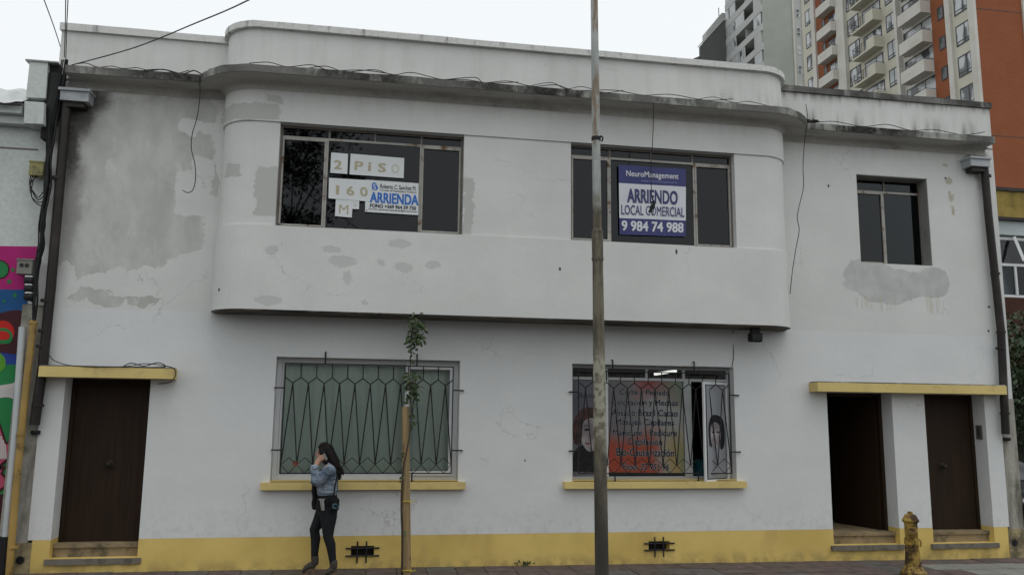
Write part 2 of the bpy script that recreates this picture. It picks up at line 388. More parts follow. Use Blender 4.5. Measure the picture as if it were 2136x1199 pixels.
g = pyd('ground', [(-900, -900, -.42), (900, -900, -.42), (900, 1500, -.42), (-900, 1500, -.42)], [(0, 1, 2, 3)], M_GROUND); g['kind'] = 'structure'
gsheet('road', -60, 80, -11.2, -2.72, -.13, M_ASPH, 4)
gsheet('far_pavement', -60, 80, -16, -11.2, .0, M_BED, 4)
pav = gsheet('pavement', -12, 30, -2.6, .6, -.012, M_BED, 4)
kerb = MB()
for i in range(42):
    a = -12+i; kerb.box((a+.006, -2.72, slope(a+.5, -2.6)-.3), (a+.994, -2.602, slope(a+.5, -2.6)+.004))
k = kerb.build('kerb', M_SLAB); k['kind'] = 'structure'
# paving tiles: each an object, one shared mesh per tone
TS = .40
tm = []
for m in M_TILE+[M_SLAB]:
    b = MB().box((.004, .004, -.02), (TS-.004, TS-.004, .004)); me = bpy.data.meshes.new('tile'); me.from_pydata([tuple(v) for v in b.V], [], b.F)
    bm = bmesh.new(); bm.from_mesh(me); bmesh.ops.bevel(bm, geom=[e for e in bm.edges if all(v.co.z > 0 for v in e.verts)], offset=.004, segments=1, affect='EDGES'); bm.to_mesh(me); bm.free()
    me.materials.append(m); tm.append(me)
for j in range(5):
    for i in range(-3, 39):
        x = i*TS; y = -.004-(j+1)*TS
        pale = (j >= 1 and x > 12.3+.35*(j-1)) and x < 15.2
        o = bpy.data.objects.new('tile', tm[3 if pale else random.choice((0, 0, 1, 1, 2))]); COL.objects.link(o)
        o.location = (x, y, slope(x, y)+random.uniform(-.003, .003)); o.rotation_euler = (random.uniform(-.006, .006), random.uniform(-.006, .006)+.0047, 0)
        hang(o, pav)

# ------------------------------------------------------------------ the white building
B = thing('white_building', 'two-storey white rendered building with curved projecting bay and ochre plinth', 'building')
BX0, BX1, BR_, BY = 2.19, 10.69, .54, -.54
def outline(off=0.0, y_end=0.0, n=14):          # plan line of the bay, left to right
    r = BR_+off; P = []
    a0 = math.asin(min(1, max(0, -y_end/r)))
    for i in range(n+1):
        a = a0+(math.pi/2-a0)*i/n; P.append((BX0+BR_-r*math.cos(a), -r*math.sin(a)))
    for i in range(n+1):
        a = math.pi/2-(math.pi/2-a0)*i/n; P.append((BX1-BR_+r*math.cos(a), -r*math.sin(a)))
    return P
def strip(mb, P, z0, z1):
    for (xa, ya), (xb, yb) in zip(P, P[1:]): mb.q((xa, ya, z0), (xb, yb, z0), (xb, yb, z1), (xa, ya, z1))
def wall_grid(mb, x0, x1, z0, z1, ops, y0, depth):
    xs = sorted({x0, x1, *[o[0] for o in ops], *[o[1] for o in ops]}); zs = sorted({z0, z1, *[o[2] for o in ops], *[o[3] for o in ops]})
    for a, b in zip(xs, xs[1:]):
        for c, d in zip(zs, zs[1:]):
            if any(o[0]-1e-6 <= a and b <= o[1]+1e-6 and o[2]-1e-6 <= c and d <= o[3]+1e-6 for o in ops): continue
            for y in (y0, y0+depth): mb.q((a, y, c), (b, y, c), (b, y, d), (a, y, d))
    for a, b, c, d in ops:
        y1 = y0+depth
        mb.q((a, y0, c), (a, y1, c), (a, y1, d), (a, y0, d)); mb.q((b, y0, c), (b, y1, c), (b, y1, d), (b, y0, d))
        if d < z1-1e-6: mb.q((a, y0, d), (b, y0, d), (b, y1, d), (a, y1, d))
        if c > z0+1e-6: mb.q((a, y0, c), (b, y0, c), (b, y1, c), (a, y1, c))
G1 = (3.085, 5.63, 1.155, 2.835); G2 = (7.28, 9.80, 1.155, 2.83); UW = (12.025, 13.30, 4.54, 6.0)
D1 = (.415, 1.475, .20, 2.50); D2 = (11.32, 12.425, .20, 2.48); D3 = (12.99, 14.055, .20, 2.48)
WX0, WX1 = .14, 14.335
DEP = .32
mb = MB()
wall_grid(mb, WX0, WX1, .432, 3.44, [G1, G2, (D1[0], D1[1], .432, D1[3]), (D2[0], D2[1], .432, D2[3]), (D3[0], D3[1], .432, D3[3])], 0, DEP)
wall_grid(mb, -.05, BX0+.2, 3.44, 6.58, [], 0, DEP)
wall_grid(mb, BX1-.2, 14.58, 3.44, 6.58, [UW], 0, DEP)
wall_grid(mb, WX1, 14.58, 2.42, 3.44, [], 0, DEP)
bm_ = mb.build('wall', M_WALL, B, fix=False)
# plinth, proud of the wall by 6 mm, with door gaps
V1 = (4.195, 4.505, .145, .30); V2 = (8.41, 8.73, .15, .30)
mb = MB()
wall_grid(mb, .2, 14.30, -.3, .432, [(D1[0], D1[1], .20, .432), (D2[0], D2[1], .20, .432), (D3[0], D3[1], .20, .432), V1, V2], -.006, DEP)
mb.build('plinth', M_YEL, B, fix=False)
# bare strips at both ends (not painted)
box('bare_strip', (-.20, .012, .40), (.139, .30, 3.45), M_STRIP, B)
box('bare_strip', (14.336, .006, .40), (14.60, .30, 2.419), M_STRIP, B)
box('plinth_end', (-.24, -.004, -.3), (.198, .29, .399), M_BASE_MOULD, B)
box('plinth_end', (14.302, -.010, -.3), (14.66, .29, .399), M_BASE_MOULD, B)
# bay: three bands, the middle one set back a little
mb = MB(); O0 = outline(0); OM = outline(-.022)
strip(mb, O0, 3.42, 4.56); strip(mb, O0, 6.015, 6.58)
for Pa, Pb in zip(zip(O0, O0[1:]), zip(OM, OM[1:])):
    for z in (4.56, 6.015): mb.q((*Pa[0], z), (*Pa[1], z), (*Pb[1], z), (*Pb[0], z))
def mid(x0, x1):
    P = [p for p in OM if x0 < p[0] < x1]; ym = BY+.022
    if x0 > BX0: P = [(x0, ym)]+P
    if x1 < BX1: P = P+[(x1, ym)]
    return P
BW1 = (3.02, 5.565, 4.56, 6.015); BW2 = (7.13, 9.67, 4.56, 6.015)
for a, b in ((0, BW1[0]), (BW1[1], BW2[0]), (BW2[1], 99)): strip(mb, mid(a, b), 4.56, 6.015)
for w in (BW1, BW2):
    a, b, c, d = w; y0 = BY+.022; y1 = BY+.24
    mb.q((a, y0, c), (a, y1, c), (a, y1, d), (a, y0, d)); mb.q((b, y0, c), (b, y1, c), (b, y1, d), (b, y0, d))
    mb.q((a, BY, d), (b, BY, d), (b, y1, d), (a, y1, d)); mb.q((a, BY, c), (b, BY, c), (b, y1, c), (a, y1, c))
mb.build('bay', M_WALL, B, fix=False)
# bay underside with a small drip lip
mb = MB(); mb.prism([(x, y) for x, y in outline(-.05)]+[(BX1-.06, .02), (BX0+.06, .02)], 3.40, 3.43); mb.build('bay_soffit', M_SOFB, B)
mb = MB(); Oi = outline(-.05)
for Pa, Pb in zip(zip(O0, O0[1:]), zip(Oi, Oi[1:])):
    mb.q((*Pa[0], 3.42), (*Pa[1], 3.42), (*Pb[1], 3.405), (*Pb[0], 3.405))
mb.build('drip_edge', M_CORN, B)
# cornice
CP = .36
cor = [(.16, .04), (.16, -CP)]+outline(CP, -CP)+[(14.33, -CP), (14.33, .04)]
CZ0, CZ1 = 6.565, 6.665
def wob(P, a):      # uneven, weathered edge
    out = []
    for (xa, ya), (xb, yb) in zip(P, P[1:]+P[:1]):
        L = math.hypot(xb-xa, yb-ya); n = max(1, int(L/.35))
        for i in range(n): out.append((xa+(xb-xa)*i/n+random.uniform(-a, a)*.3, ya+(yb-ya)*i/n+(random.uniform(-a, a) if ya < -.1 else 0)))
    return out
top = wob(cor, .006)
mb = MB(); n = len(top); k = 0
lip = [(x, y+.008 if y < -.1 else y) for x, y in top]
zt = [CZ1+random.uniform(-.006, .010) for _ in top]
mb.V += [Vector((x, y, CZ0)) for x, y in lip]+[Vector((x, y, z)) for (x, y), z in zip(top, zt)]
for i in range(n): j = (i+1) % n; mb.F.append((i, j, n+j, n+i))
mb.F.append(tuple(n+i for i in range(n)))
mb.build('cornice', M_CORN, B)
mb = MB(); sof = [(x, y+.012 if y < -.1 else y) for x, y in lip]
mb.prism(sof, CZ0-.004, CZ0+.02); mb.build('cornice_soffit', M_SOFF, B)
cov = MB(); prev = None
for i in range(7):
    t_ = i/6*math.pi/2; off = .008+.115*(1-math.cos(t_)); z = 6.46+.112*math.sin(t_)
    row = [(.12, .03), (.12, -off)]+outline(off, -off)+[(14.40, -off), (14.40, .03)]
    if prev:
        for j in range(len(row)-1): cov.q((*prev[0][j], prev[1]), (*prev[0][j+1], prev[1]), (*row[j+1], z), (*row[j], z))
    prev = (row, z)
cov.build('cornice_moulding', M_SOFF, B)
# parapets and copings
mb = MB(); strip(mb, O0, 6.60, 7.36); mb.build('bay_parapet', M_WALL, B, fix=False)
mb = MB(); mb.box((-.05, 0, 6.60), (BX0+.1, .18, 7.31)); mb.build('parapet', M_WALL, B)
mb = MB(); mb.box((BX1-.1, 0, 6.60), (14.58, .18, 7.31)); mb.build('parapet', M_WALL, B)
def coping(P, z0, z1, m, back):
    P = wob(P, .004); mb = MB(); n = len(P); mb.V += [Vector((x, y, z0)) for x, y in P]+[Vector((x, y, z1+random.uniform(-.006, .006))) for x, y in P]
    for i in range(n): j = (i+1) % n; mb.F.append((i, j, n+j, n+i))
    mb.F += [tuple(range(n))[::-1], tuple(range(n, 2*n))]; return mb.build('coping', m, B)
inn = outline(-.20)
coping(outline(.06)+[(BX1-.02, .25), (BX0+.02, .25)], 7.345, 7.435, M_COPE, None)
coping([(-.07, .22), (-.07, -.04), (.6, -.042), (1.4, -.04), (BX0+.08, -.04), (BX0+.08, .22)], 7.305, 7.405, M_COPE, None)
coping([(BX1-.05, .22), (BX1-.05, -.04), (14.60, -.04), (14.60, .22)], 7.305, 7.405, M_COPE2, None)
# shell: sides, back, roof, storey slab and dim rooms
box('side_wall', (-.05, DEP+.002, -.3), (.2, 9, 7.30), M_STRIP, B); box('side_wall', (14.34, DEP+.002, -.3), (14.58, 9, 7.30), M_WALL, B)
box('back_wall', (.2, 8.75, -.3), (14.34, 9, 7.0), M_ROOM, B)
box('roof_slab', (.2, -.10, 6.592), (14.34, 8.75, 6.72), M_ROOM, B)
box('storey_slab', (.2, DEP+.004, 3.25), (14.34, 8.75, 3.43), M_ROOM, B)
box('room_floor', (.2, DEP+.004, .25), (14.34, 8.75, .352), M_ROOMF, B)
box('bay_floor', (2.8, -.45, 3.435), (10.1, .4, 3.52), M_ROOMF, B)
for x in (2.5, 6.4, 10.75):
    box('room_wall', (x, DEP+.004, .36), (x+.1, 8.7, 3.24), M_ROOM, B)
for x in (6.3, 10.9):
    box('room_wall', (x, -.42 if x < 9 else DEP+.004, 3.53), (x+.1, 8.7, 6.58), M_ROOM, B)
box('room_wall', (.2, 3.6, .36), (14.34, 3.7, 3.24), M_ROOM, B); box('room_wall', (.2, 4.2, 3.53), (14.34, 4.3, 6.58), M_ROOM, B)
# inner face of the bay between and beside its windows
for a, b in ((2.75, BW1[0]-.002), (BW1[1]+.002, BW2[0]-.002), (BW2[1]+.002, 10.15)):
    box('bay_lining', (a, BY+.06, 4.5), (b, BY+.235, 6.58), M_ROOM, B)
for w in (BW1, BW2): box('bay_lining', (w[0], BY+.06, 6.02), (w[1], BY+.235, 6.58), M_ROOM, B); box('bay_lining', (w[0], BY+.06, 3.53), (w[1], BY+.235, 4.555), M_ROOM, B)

# window builder -----------------------------------------------------------
def bar(name, x0, x1, z0, z1, y0, y1, m, parent): return MB().box((x0, y0, z0), (x1, y1, z1)).build(name, m, parent)
def pane(x0, x1, z0, z1, y, m, parent, tilt=0.0, tz=0.0):
    o = MB().box((x0, y, z0), (x1, y+.005, z1)).build('pane', m, parent)
    if tilt or tz:
        c = Vector(((x0+x1)/2, y, (z0+z1)/2)); rot = Matrix.Rotation(tilt, 4, 'X') @ Matrix.Rotation(tz, 4, 'Z')
        o.data.transform(Matrix.Translation(c) @ rot @ Matrix.Translation(-c))
    return o
def ring(mb, x0, x1, z0, z1, t, y0, y1):
    mb.box((x0, y0, z0), (x0+t, y1, z1)); mb.box((x1-t, y0, z0), (x1, y1, z1)); mb.box((x0+t, y0, z0), (x1-t, y1, z0+t)); mb.box((x0+t, y0, z1-t), (x1-t, y1, z1))
    return mb
def steel_window(w, yp, mull, zt, tmull, label, sash_m):
    a, b, c, d = w
    W = ring(MB(), a+.003, b-.003, c+.003, d-.003, 0.03, yp, yp+.05).build('window', M_STEELD, B); W['label'] = label
    xs = [a+.033]+[x for m in mull for x in (m-.015, m+.015)]+[b-.033]
    for m in mull: bar('mullion', m-.015, m+.015, c+.033, zt-.016, yp-.006, yp+.046, M_STEEL, W)
    bar('transom', a+.033, b-.033, zt-.016, zt+.016, yp-.008, yp+.033, M_STEEL, W)
    for m in tmull: bar('mullion', m-.012, m+.012, zt+.016, d-.033, yp-.004, yp+.044, M_STEELD, W)
    for i in range(0, len(xs), 2):
        x0, x1 = xs[i], xs[i+1]
        if (i//2) in sash_m:
            ring(MB(), x0+.002, x1-.002, c+.035, zt-.018, .022, yp-.016, yp+.03).build('sash', M_STEEL, W); x0 += .024; x1 -= .024; z0 = c+.057; z1 = zt-.04
        else: z0 = c+.035; z1 = zt-.018
        pane(x0, x1, z0, z1, yp+.012, M_GLASS, W, random.uniform(-.012, .012), random.uniform(-.01, .01))
    ts = [a+.033]+[x for m in tmull for x in (m-.012, m+.012)]+[b-.033]
    for i in range(0, len(ts), 2): pane(ts[i], ts[i+1], zt+.017, d-.034, yp+.012, M_GLASS, W, random.uniform(-.02, .02))
    return W
YW = BY+.135
def X(u, v, y): return at(u, v, y).x
def Z(u, v, y): return at(u, v, y).z
m1a, m1b = X(680, 380, YW), X(876, 400, YW)
ztb = Z(780, 298, YW)
w_left = steel_window(BW1, YW, (m1a, m1b), ztb, (m1a+.02, X(783, 285, YW), m1b), 'rusty steel window above the lower left grille', (0, 2))
m2a, m2b = X(1272, 400, YW), X(1448, 420, YW)
w_right = steel_window(BW2, YW, (m2a, m2b), ztb, (m2a, X(1358, 325, YW), m2b-.02), 'rusty steel window holding the blue rental banner', (0, 2))
YU = .20
w_up = steel_window(UW, YU, (X(1843, 450, YU),), Z(1843, 402, YU), (X(1843, 390, YU),), 'deep set two-light upper window', (0,))
M_REV = stained('grey_unpainted_reveal', (.26, .26, .245), (.12, .115, .105), .45, .75, sc=(3, 3, 1))
MB().box((UW[1]-.012, .004, UW[2]+.002), (UW[1]-.001, YU-.002, UW[3]-.002)).build('reveal', M_REV, B); MB().box((UW[0]+.002, .004, UW[3]-.014), (UW[1]-.013, YU-.002, UW[3]-.003)).build('reveal', M_REV, B)
# ground-floor left window: white sliding window and a pale green curtain
YG = .17
a, b, c, d = G1
Wl = ring(MB(), a+.003, b-.003, c+.003, d-.003, .06, YG, YG+.07).build('window', M_PVC, B); Wl['label'] = 'white sliding window with green curtain'
mz = X(852, 880, YG)
ring(MB(), mz-.06, b-.066, c+.066, d-.066, .06, YG-.03, YG+.03).build('sash', M_PVC, Wl)
ring(MB(), a+.066, mz+.0, c+.066, d-.066, .025, YG+.035, YG+.06).build('sash', M_PVC, Wl)
pane(a+.092, mz-.03, c+.092, d-.092, YG+.045, M_GLASSC, Wl); pane(mz+.001, b-.127, c+.127, d-.127, YG, M_GLASSC, Wl)
cur = MB(); nC = 90; yc = YG+.10
tcur = NT('pale_green_curtain'); tcur.col(tcur.mix(tcur.mr(tcur.noise(scale=1, detail=4, sc=(5, 1, .5)), .3, .7), (.50, .565, .51), (.59, .65, .59))); tcur.rough(.9)
for i in range(nC):
    xa = a+(b-a)*i/nC; xb = a+(b-a)*(i+1)/nC; f = lambda x: yc+.018*math.sin(x*21)+.010*math.sin(x*47+1)
    cur.q((xa, f(xa), c), (xb, f(xb), c), (xb, f(xb), d), (xa, f(xa), d))
cu = cur.build('curtain', tcur.m, None, smooth=True, fix=False)
tag(cu, 'pale green curtain drawn behind the lower left window', 'curtain')
# ground-floor right window: frame, transom lights, open casement
a, b, c, d = G2; YS = .16; ga, gb, gc, gd = G2
Wr = ring(MB(), a+.003, b-.003, c+.003, d-.003, .045, YS, YS+.06).build('window', M_GREYF, B); Wr['label'] = 'salon window with one casement swung open'
gzt = zt = Z(1350, 791, YS); ma = X(1266, 880, YS); mb1 = X(1428, 880, YS); mb2 = X(1443, 880, YS)
bar('transom', a+.048, b-.048, zt-.02, zt+.02, YS-.006, YS+.055, M_GREYF, Wr)
bar('mullion', ma-.02, ma+.02, c+.048, zt-.02, YS-.005, YS+.054, M_PVC, Wr)
bar('mullion', mb1-.005, mb2, c+.048, zt-.02, YS-.005, YS+.054, M_GREYF, Wr)
for x in (ma, X(1349, 780, YS), mb1): bar('mullion', x-.018, x+.018, zt+.02, d-.048, YS-.004, YS+.05, M_GREYF, Wr)
for x0, x1 in ((a+.048, ma-.018), (ma+.018, X(1349, 780, YS)-.018), (X(1349, 780, YS)+.018, mb1-.018), (mb1+.018, b-.048)): pane(x0, x1, zt+.02, d-.048, YS+.02, M_GLASSC, Wr)
pane(a+.048, ma-.02, c+.048, zt-.02, YS+.022, M_GLASSC, Wr); pane(ma+.02, mb1-.005, c+.048, zt-.02, YS+.022, M_GLASSC, Wr)
# open casement hinged at the right jamb, swung outwards
hx, hy = b-.06, YS-.02; sx_, sy_ = X(1468, 900, -.09), -.09
L = math.hypot(hx-sx_, hy-sy_); ang = math.atan2(hy-sy_, hx-sx_)
sash = ring(MB(), 0, L, c-.02, zt-.03, .035, -.015, .015).build('open_sash', M_PVC, Wr)
sash.data.transform(Matrix.Translation((sx_, sy_, 0)) @ Matrix.Rotation(ang, 4, 'Z'))
gp = pane(.036, L-.036, c+.016, zt-.066, 0, M_GLASSC, Wr); gp.data.transform(Matrix.Translation((sx_, sy_, 0)) @ Matrix.Rotation(ang, 4, 'Z'))
# sills
def sill(u0, u1, w):
    x0 = X(u0, 1012, -.1); x1 = X(u1, 1010, -.1)
    MB().box((x0, -.10, 1.05), (x1, .0, 1.145)).box((w[0]+.002, .0, 1.10), (w[1]-.002, YS-.002, 1.165)).build('sill', M_YELT, B)
sill(543, 971, G1); sill(1178, 1558, G2)
# door canopies
def canopy(x0, x1, z0, z1):
    o = MB().box((x0, -.25, z0), (x1, .0, z1)).build('canopy', M_YELT, B)
    MB().box((x0+.012, -.238, z1+.001), (x1-.012, -.002, z1+.016)).build('canopy_top', M_CORN, o)
canopy(.165, 1.80, 2.495, 2.63); canopy(11.03, 14.27, 2.48, 2.615)
# doors, set back, with steps
def doorway(D, ox, label, open_=False, knob_u=None):
    a, b, c, d = D; yd = .27
    st = MB()
    rs = random.Random(int(a*10)); fr_ = [(a-.05+(b-a+.10)*i/12, -.05+rs.uniform(-.006, .008)+(.022 if rs.random() < .22 else 0)) for i in range(13)]
    st.prism(fr_+[(b+.05, -.008), (b-.004, DEP+.1), (a+.004, DEP+.1), (a-.05, -.008)], c-.075, c-.004).build('step', M_STEPG, B)
    MB().box((a+.004, .11, c-.004), (b-.004, DEP+.6, c+.118)).build('step', M_STEP, B)
    MB().box((a+.004, .085, c+.118), (b-.004, DEP+.7 if not open_ else 2.5, c+.165)).build('step', M_STEP, B)
    fr = MB().box((a+.003, yd, c+.166), (a+.055, yd+.08, d-.002)).box((b-.055, yd, c+.166), (b-.003, yd+.08, d-.002)).box((a+.055, yd, d-.06), (b-.055, yd+.08, d-.002)).build('door_frame', M_DOOR, B)
    if open_:
        dr = MB().box((0, 0, c+.17), (b-a-.12, .04, d-.062)).build('door', M_DOOR, B)
        dr.data.transform(Matrix.Translation((b-.06, yd+.06, 0)) @ Matrix.Rotation(R(102), 4, 'Z'))
        box('hall_wall', (a-.1, yd+.1, .36), (a-.002, 3.5, 3.2), M_ROOM, B)
        return
    dr = MB().box((a+.056, yd+.02, c+.17), (b-.056, yd+.06, d-.062)).build('door', M_DOOR, B); dr['label'] = label
    z0, z1 = c+.17, d-.062
    kx, kz = knob_u
    kb = MB(); pr = [(.052, 0), (.052, .008), (.018, .012), (.016, .04), (.036, .05), (.040, .066), (.03, .082), (.004, .088)]
    kb.lathe(pr, (0, 0, 0), 14); o = kb.build('door_knob', mat('old_brass', (.045, .038, .024), .5, .3, 8, metal=.6, bump=0), dr, smooth=True)
    o.data.transform(Matrix.Translation((kx, yd+.02, kz)) @ Matrix.Rotation(R(90), 4, 'X'))
doorway(D1, 0, 'dark brown door under the left canopy', knob_u=(X(227, 968, .25), Z(227, 968, .25)))
doorway(D2, 0, 'open doorway', True)
doorway(D3, 0, 'dark brown door at the right end', knob_u=(X(1969, 972, .25), Z(1969, 972, .25)))
# vents with crossed bars
for v in (V1, V2):
    a, b, c, d = v
    vb = MB().box((a, .16, c), (b, .2, d)).build('vent_opening', M_BLACK, B)
    for z in (c+.028, d-.028): MB().tube([(a-.07, -.02, z), (b+.07, -.02, z)], .011, 6).build('bar', M_IRON, vb)
    for x in (a+.085, b-.105): MB().tube([(x, -.036, c-.065), (x, -.036, d+.065)], .011, 6).build('bar', M_IRON, vb)

# grilles -------------------------------------------------------------------
def beam(p, q, w, name, parent):
    p = Vector(p); q = Vector(q); MB().tube([p, q], w, 4).build(name, M_IRON, parent)
def grille(x0, x1, z_top, z_pk, z_va, z_dp, z_nd, z_bt, y, prongs, n=11):
    gm = MB(); r = .010
    ring(gm, x0-.01, x1+.01, z_bt-.01, z_top+.01, .016, y-.008, y+.008); gp = gm.build('window_grille', M_IRON, B)
    p = (x1-x0)/n
    for k in range(n+1):
        x = x0+k*p
        if 0 < k < n: beam((x, y, z_top), (x, y, z_pk), .0075, 'bar', gp)
        if k < n:
            v = (x+p/2, y+.004, z_va)
            beam((x, y, z_pk), v, .0075, 'bar', gp); beam(v, (x+p, y, z_pk), .0075, 'bar', gp)
            beam(v, (x, y, z_nd), .0085, 'bar', gp); beam(v, (x+p, y+.008, z_nd), .0085, 'bar', gp)
            beam((x, y+.012, z_nd), (x+p/2, y+.012, z_dp), .005, 'bar', gp); beam((x+p/2, y+.012, z_dp), (x+p, y+.012, z_nd), .005, 'bar', gp)
            beam((x, y+.012, z_nd), (x+p/2, y+.012, z_bt), .005, 'bar', gp); beam((x+p/2, y+.012, z_bt), (x+p, y+.012, z_nd), .005, 'bar', gp)
    for side, val in prongs:
        if side == 'L': pts = ((x0, y, val), (x0-.13, y, val))
        elif side == 'R': pts = ((x1, y, val), (x1+.15, y, val))
        elif side == 'T': pts = ((val, y, z_top), (val, y, z_top+.17))
        else: pts = ((val, y, z_bt), (val, y, z_bt-.12))
        MB().tube(pts, .011, 6).build('prong', M_IRON, gp)
        e = Vector(pts[1]); MB().tube([e, (e.x, .004, e.z)], .011, 6).build('prong', M_IRON, gp)
YR = -.035
def zz(u, v): return Z(u, v, YR)
grille(X(590, 880, YR), X(943, 880, YR), zz(760, 761.5), zz(760, 789), zz(760, 801), zz(760, 954), zz(760, 968.5), zz(760, 986.5), YR,
       [('L', zz(568, 808)), ('L', zz(560, 938)), ('R', zz(966, 814)), ('R', zz(960, 939)), ('T', X(679, 745, YR)), ('T', X(870, 745, YR)), ('B', X(859, 995, YR))])
grille(X(1207, 880, YR), X(1523, 880, YR), zz(1360, 776.5), zz(1360, 799), zz(1360, 811), zz(1360, 956), zz(1360, 970), zz(1360, 986.5), YR,
       [('L', zz(1190, 817)), ('L', zz(1190, 940)), ('R', zz(1535, 824)), ('R', zz(1540, 942)), ('T', X(1278, 755, YR)), ('T', X(1448, 760, YR)), ('B', X(1283, 995, YR)), ('B', X(1457, 995, YR))])

# rain-water pipes -----------------------------------------------------------
def downpipe(pts, brk, hop, label):
    P = [at(u, v, -.10) for u, v in pts]
    o = MB().tube(P, .062, 12).build('downpipe', M_PIPE, B, smooth=True); o['label'] = label
    for u, v in brk:
        p = at(u, v, -.10); MB().lathe([(.066, -.018), (.073, -.018), (.073, .018), (.066, .018)], p, 12).build('bracket', M_PIPE, o)
    (u0, v0), (u1, v1) = hop
    p0 = at(u0, v0, -.22); p1 = at(u1, v1, -.22)
    hp = mat('zinc_hopper', (.42, .44, .46), .5, .2, 3, dirt=(.1, .1, .1), dirt_amt=.5, bump=.1)
    h = MB(); h.box((p0.x-.02, -.25, p0.z-.035), (p1.x+.02, -.0, p0.z)); h.box((p0.x, -.22, p1.z), (p1.x, -.004, p0.z-.035)); h.build('hopper', hp, o)
    xm = P[0].x
    h = MB(); h.prism([(p0.x+.06, -.17), (p1.x-.06, -.17), (p1.x-.06, -.02), (p0.x+.06, -.02)], p1.z-.07, p1.z-.002); h.build('hopper_neck', M_PIPE, o)
downpipe([(140, 212), (132, 300), (119, 450), (106, 600), (90, 760), (72, 886)], [(121, 372), (97, 627), (92, 690), (88, 722), (79, 845)], ((127, 183), (184, 212)), 'dark downpipe at the left end')
downpipe([(2053, 345), (2062, 450), (2075, 570), (2088, 690), (2093, 800), (2098, 905)], [(2058, 368), (2076, 571), (2088, 692), (2087, 726), (2096, 862)], ((2024, 326), (2066, 348)), 'dark downpipe at the right end')
for u, v in ((76, 897), (2098, 912)):
    p = at(u, v, 0); MB().lathe([(.05, 0), (.06, .02), (.055, .05)], (p.x, -.02, p.z-.05), 12).build('pipe_stub', M_BLACK, B)
for u, v in ((43, 1167), (2115, 1131)):
    p = at(u, v, 0); o = MB().lathe([(.045, 0), (.05, .006)], (0, 0, 0), 14).build('drain_hole', M_BLACK, B); o.data.transform(Matrix.Translation((p.x, -.012, p.z)) @ Matrix.Rotation(R(90), 4, 'X'))

# ------------------------------------------------------------------ papers and posters in the windows
M_PAPER = mat('white_paper', (.70, .72, .73), .7, .04, 4, bump=0)
M_TAN = flat('faded_gold_print', (.44, .40, .27)); M_TAN2 = flat('very_faded_print', (.58, .57, .49))
M_BLUE = flat('bright_blue_print', (.035, .16, .52)); M_INK = flat('black_print', (.02, .022, .03)); M_NAVY = flat('navy_print', (.045, .055, .20))
M_BANB = mat('violet_blue_vinyl', (.050, .054, .175), .45, .12, 3, bump=0); M_BANW = mat('white_vinyl', (.68, .69, .73), .45, .06, 3, bump=0)
M_GREYINK = flat('grey_blue_print', (.28, .31, .55)); M_DINK = flat('slate_blue_print', (.06, .065, .17))
def sheet(name, quad_px, y, m, label, cat, group=None, th=.002):
    q = pq(quad_px, y); o = MB().slab([(x, 0, z) for x, z in q], y, y+th).build(name, m); tag(o, label, cat, group); return o, q
YP = YW-.024; YPL = YP-.002
def c7(x, y): return 680+x/7.995, 310+y/7.995
GP = 'paper sheets of the second-floor notice'
def letters(s, quad, cells, t0, t1, m, par, off=.02):
    for ch, (s0, s1), mm in zip(s, cells, m if isinstance(m, list) else [m]*len(s)): lettering(ch, quad, (s0, s1, t0, t1), mm, par, YPL, off, name='letter')
o, q = sheet('paper_sign', [c7(88, 65), c7(368, 90), c7(355, 425), c7(72, 405)], YP, M_PAPER, 'small white paper with faded digit 2 in the upper window', 'paper sign', GP)
letters('2', q, [(.20, .66)], .36, .80, M_TAN, o, .03)
o, q = sheet('paper_sign', [c7(412, 85), c7(1305, 160), c7(1295, 495), c7(392, 430)], YP, M_PAPER, 'long white paper reading PiSO in faded gold letters', 'paper sign', GP)
letters('PiSO', q, [(.085, .245), (.335, .39), (.52, .665), (.765, .915)], .34, .78, [M_TAN, M_TAN, M_TAN, M_TAN2], o, .025)
o, q = sheet('paper_sign', [c7(50, 488), c7(745, 530), c7(755, 885), c7(42, 830)], YP-.004, M_PAPER, 'white paper reading 160 in faded gold digits', 'paper sign', GP)
YPL = YP-.006
letters('160', q, [(.17, .245), (.42, .60), (.74, .92)], .34, .78, M_TAN, o, .02)
o, q = sheet('paper_sign', [c7(165, 845), c7(555, 870), c7(550, 1012), c7(440, 1005), c7(430, 1150), c7(150, 1125)], YP, M_PAPER, 'notched white paper with a faded letter M and small raised 2', 'paper sign', GP)
YPL = YP-.002
q4 = pq([c7(165, 845), c7(440, 860), c7(430, 1150), c7(150, 1125)], YP)
letters('M', q4, [(.22, .78)], .30, .84, M_TAN, o, 0); lettering('2', pq([c7(450, 900), c7(520, 905), c7(515, 965), c7(450, 955)], YP), (0, 1, 0, 1), M_TAN2, o, YPL, 0)
o, q = sheet('rental_sign', [c7(668, 520), c7(1545, 580), c7(1540, 1110), c7(650, 1055)], YP-.001, M_PAPER, 'white and blue ARRIENDA rental placard with phone number', 'sign')
YPL = YP-.004
lettering('ARRIENDA', q, (.085, 1.0, .37, .70), M_BLUE, o, YPL, .035)
lettering('Roberto C. Sanchez M.', q, (.27, .955, .10, .24), M_INK, o, YPL, .01)
lettering('Corredor de Propiedades y Productos', q, (.27, .965, .265, .335), M_INK, o, YPL, .004)
lettering('FONO +569 964 59 730', q, (.09, .955, .735, .85), M_INK, o, YPL, .03)
lettering('Correo: sanchezpropiedades@hotmail.com', q, (.065, .975, .87, .935), M_INK, o, YPL, .01)
lg = pq([c7(800, 565), c7(825, 568), c7(872, 660), c7(845, 695), c7(770, 690), c7(765, 590)], YP)
MB().slab([(x, 0, z) for x, z in lg], YPL, YPL+.001).build('logo', M_BLUE, o)
lettering('S', pq([c7(785, 590), c7(835, 592), c7(835, 682), c7(780, 680)], YP), (0, 1, 0, 1), M_PAPER, o, YPL-.001, 0)
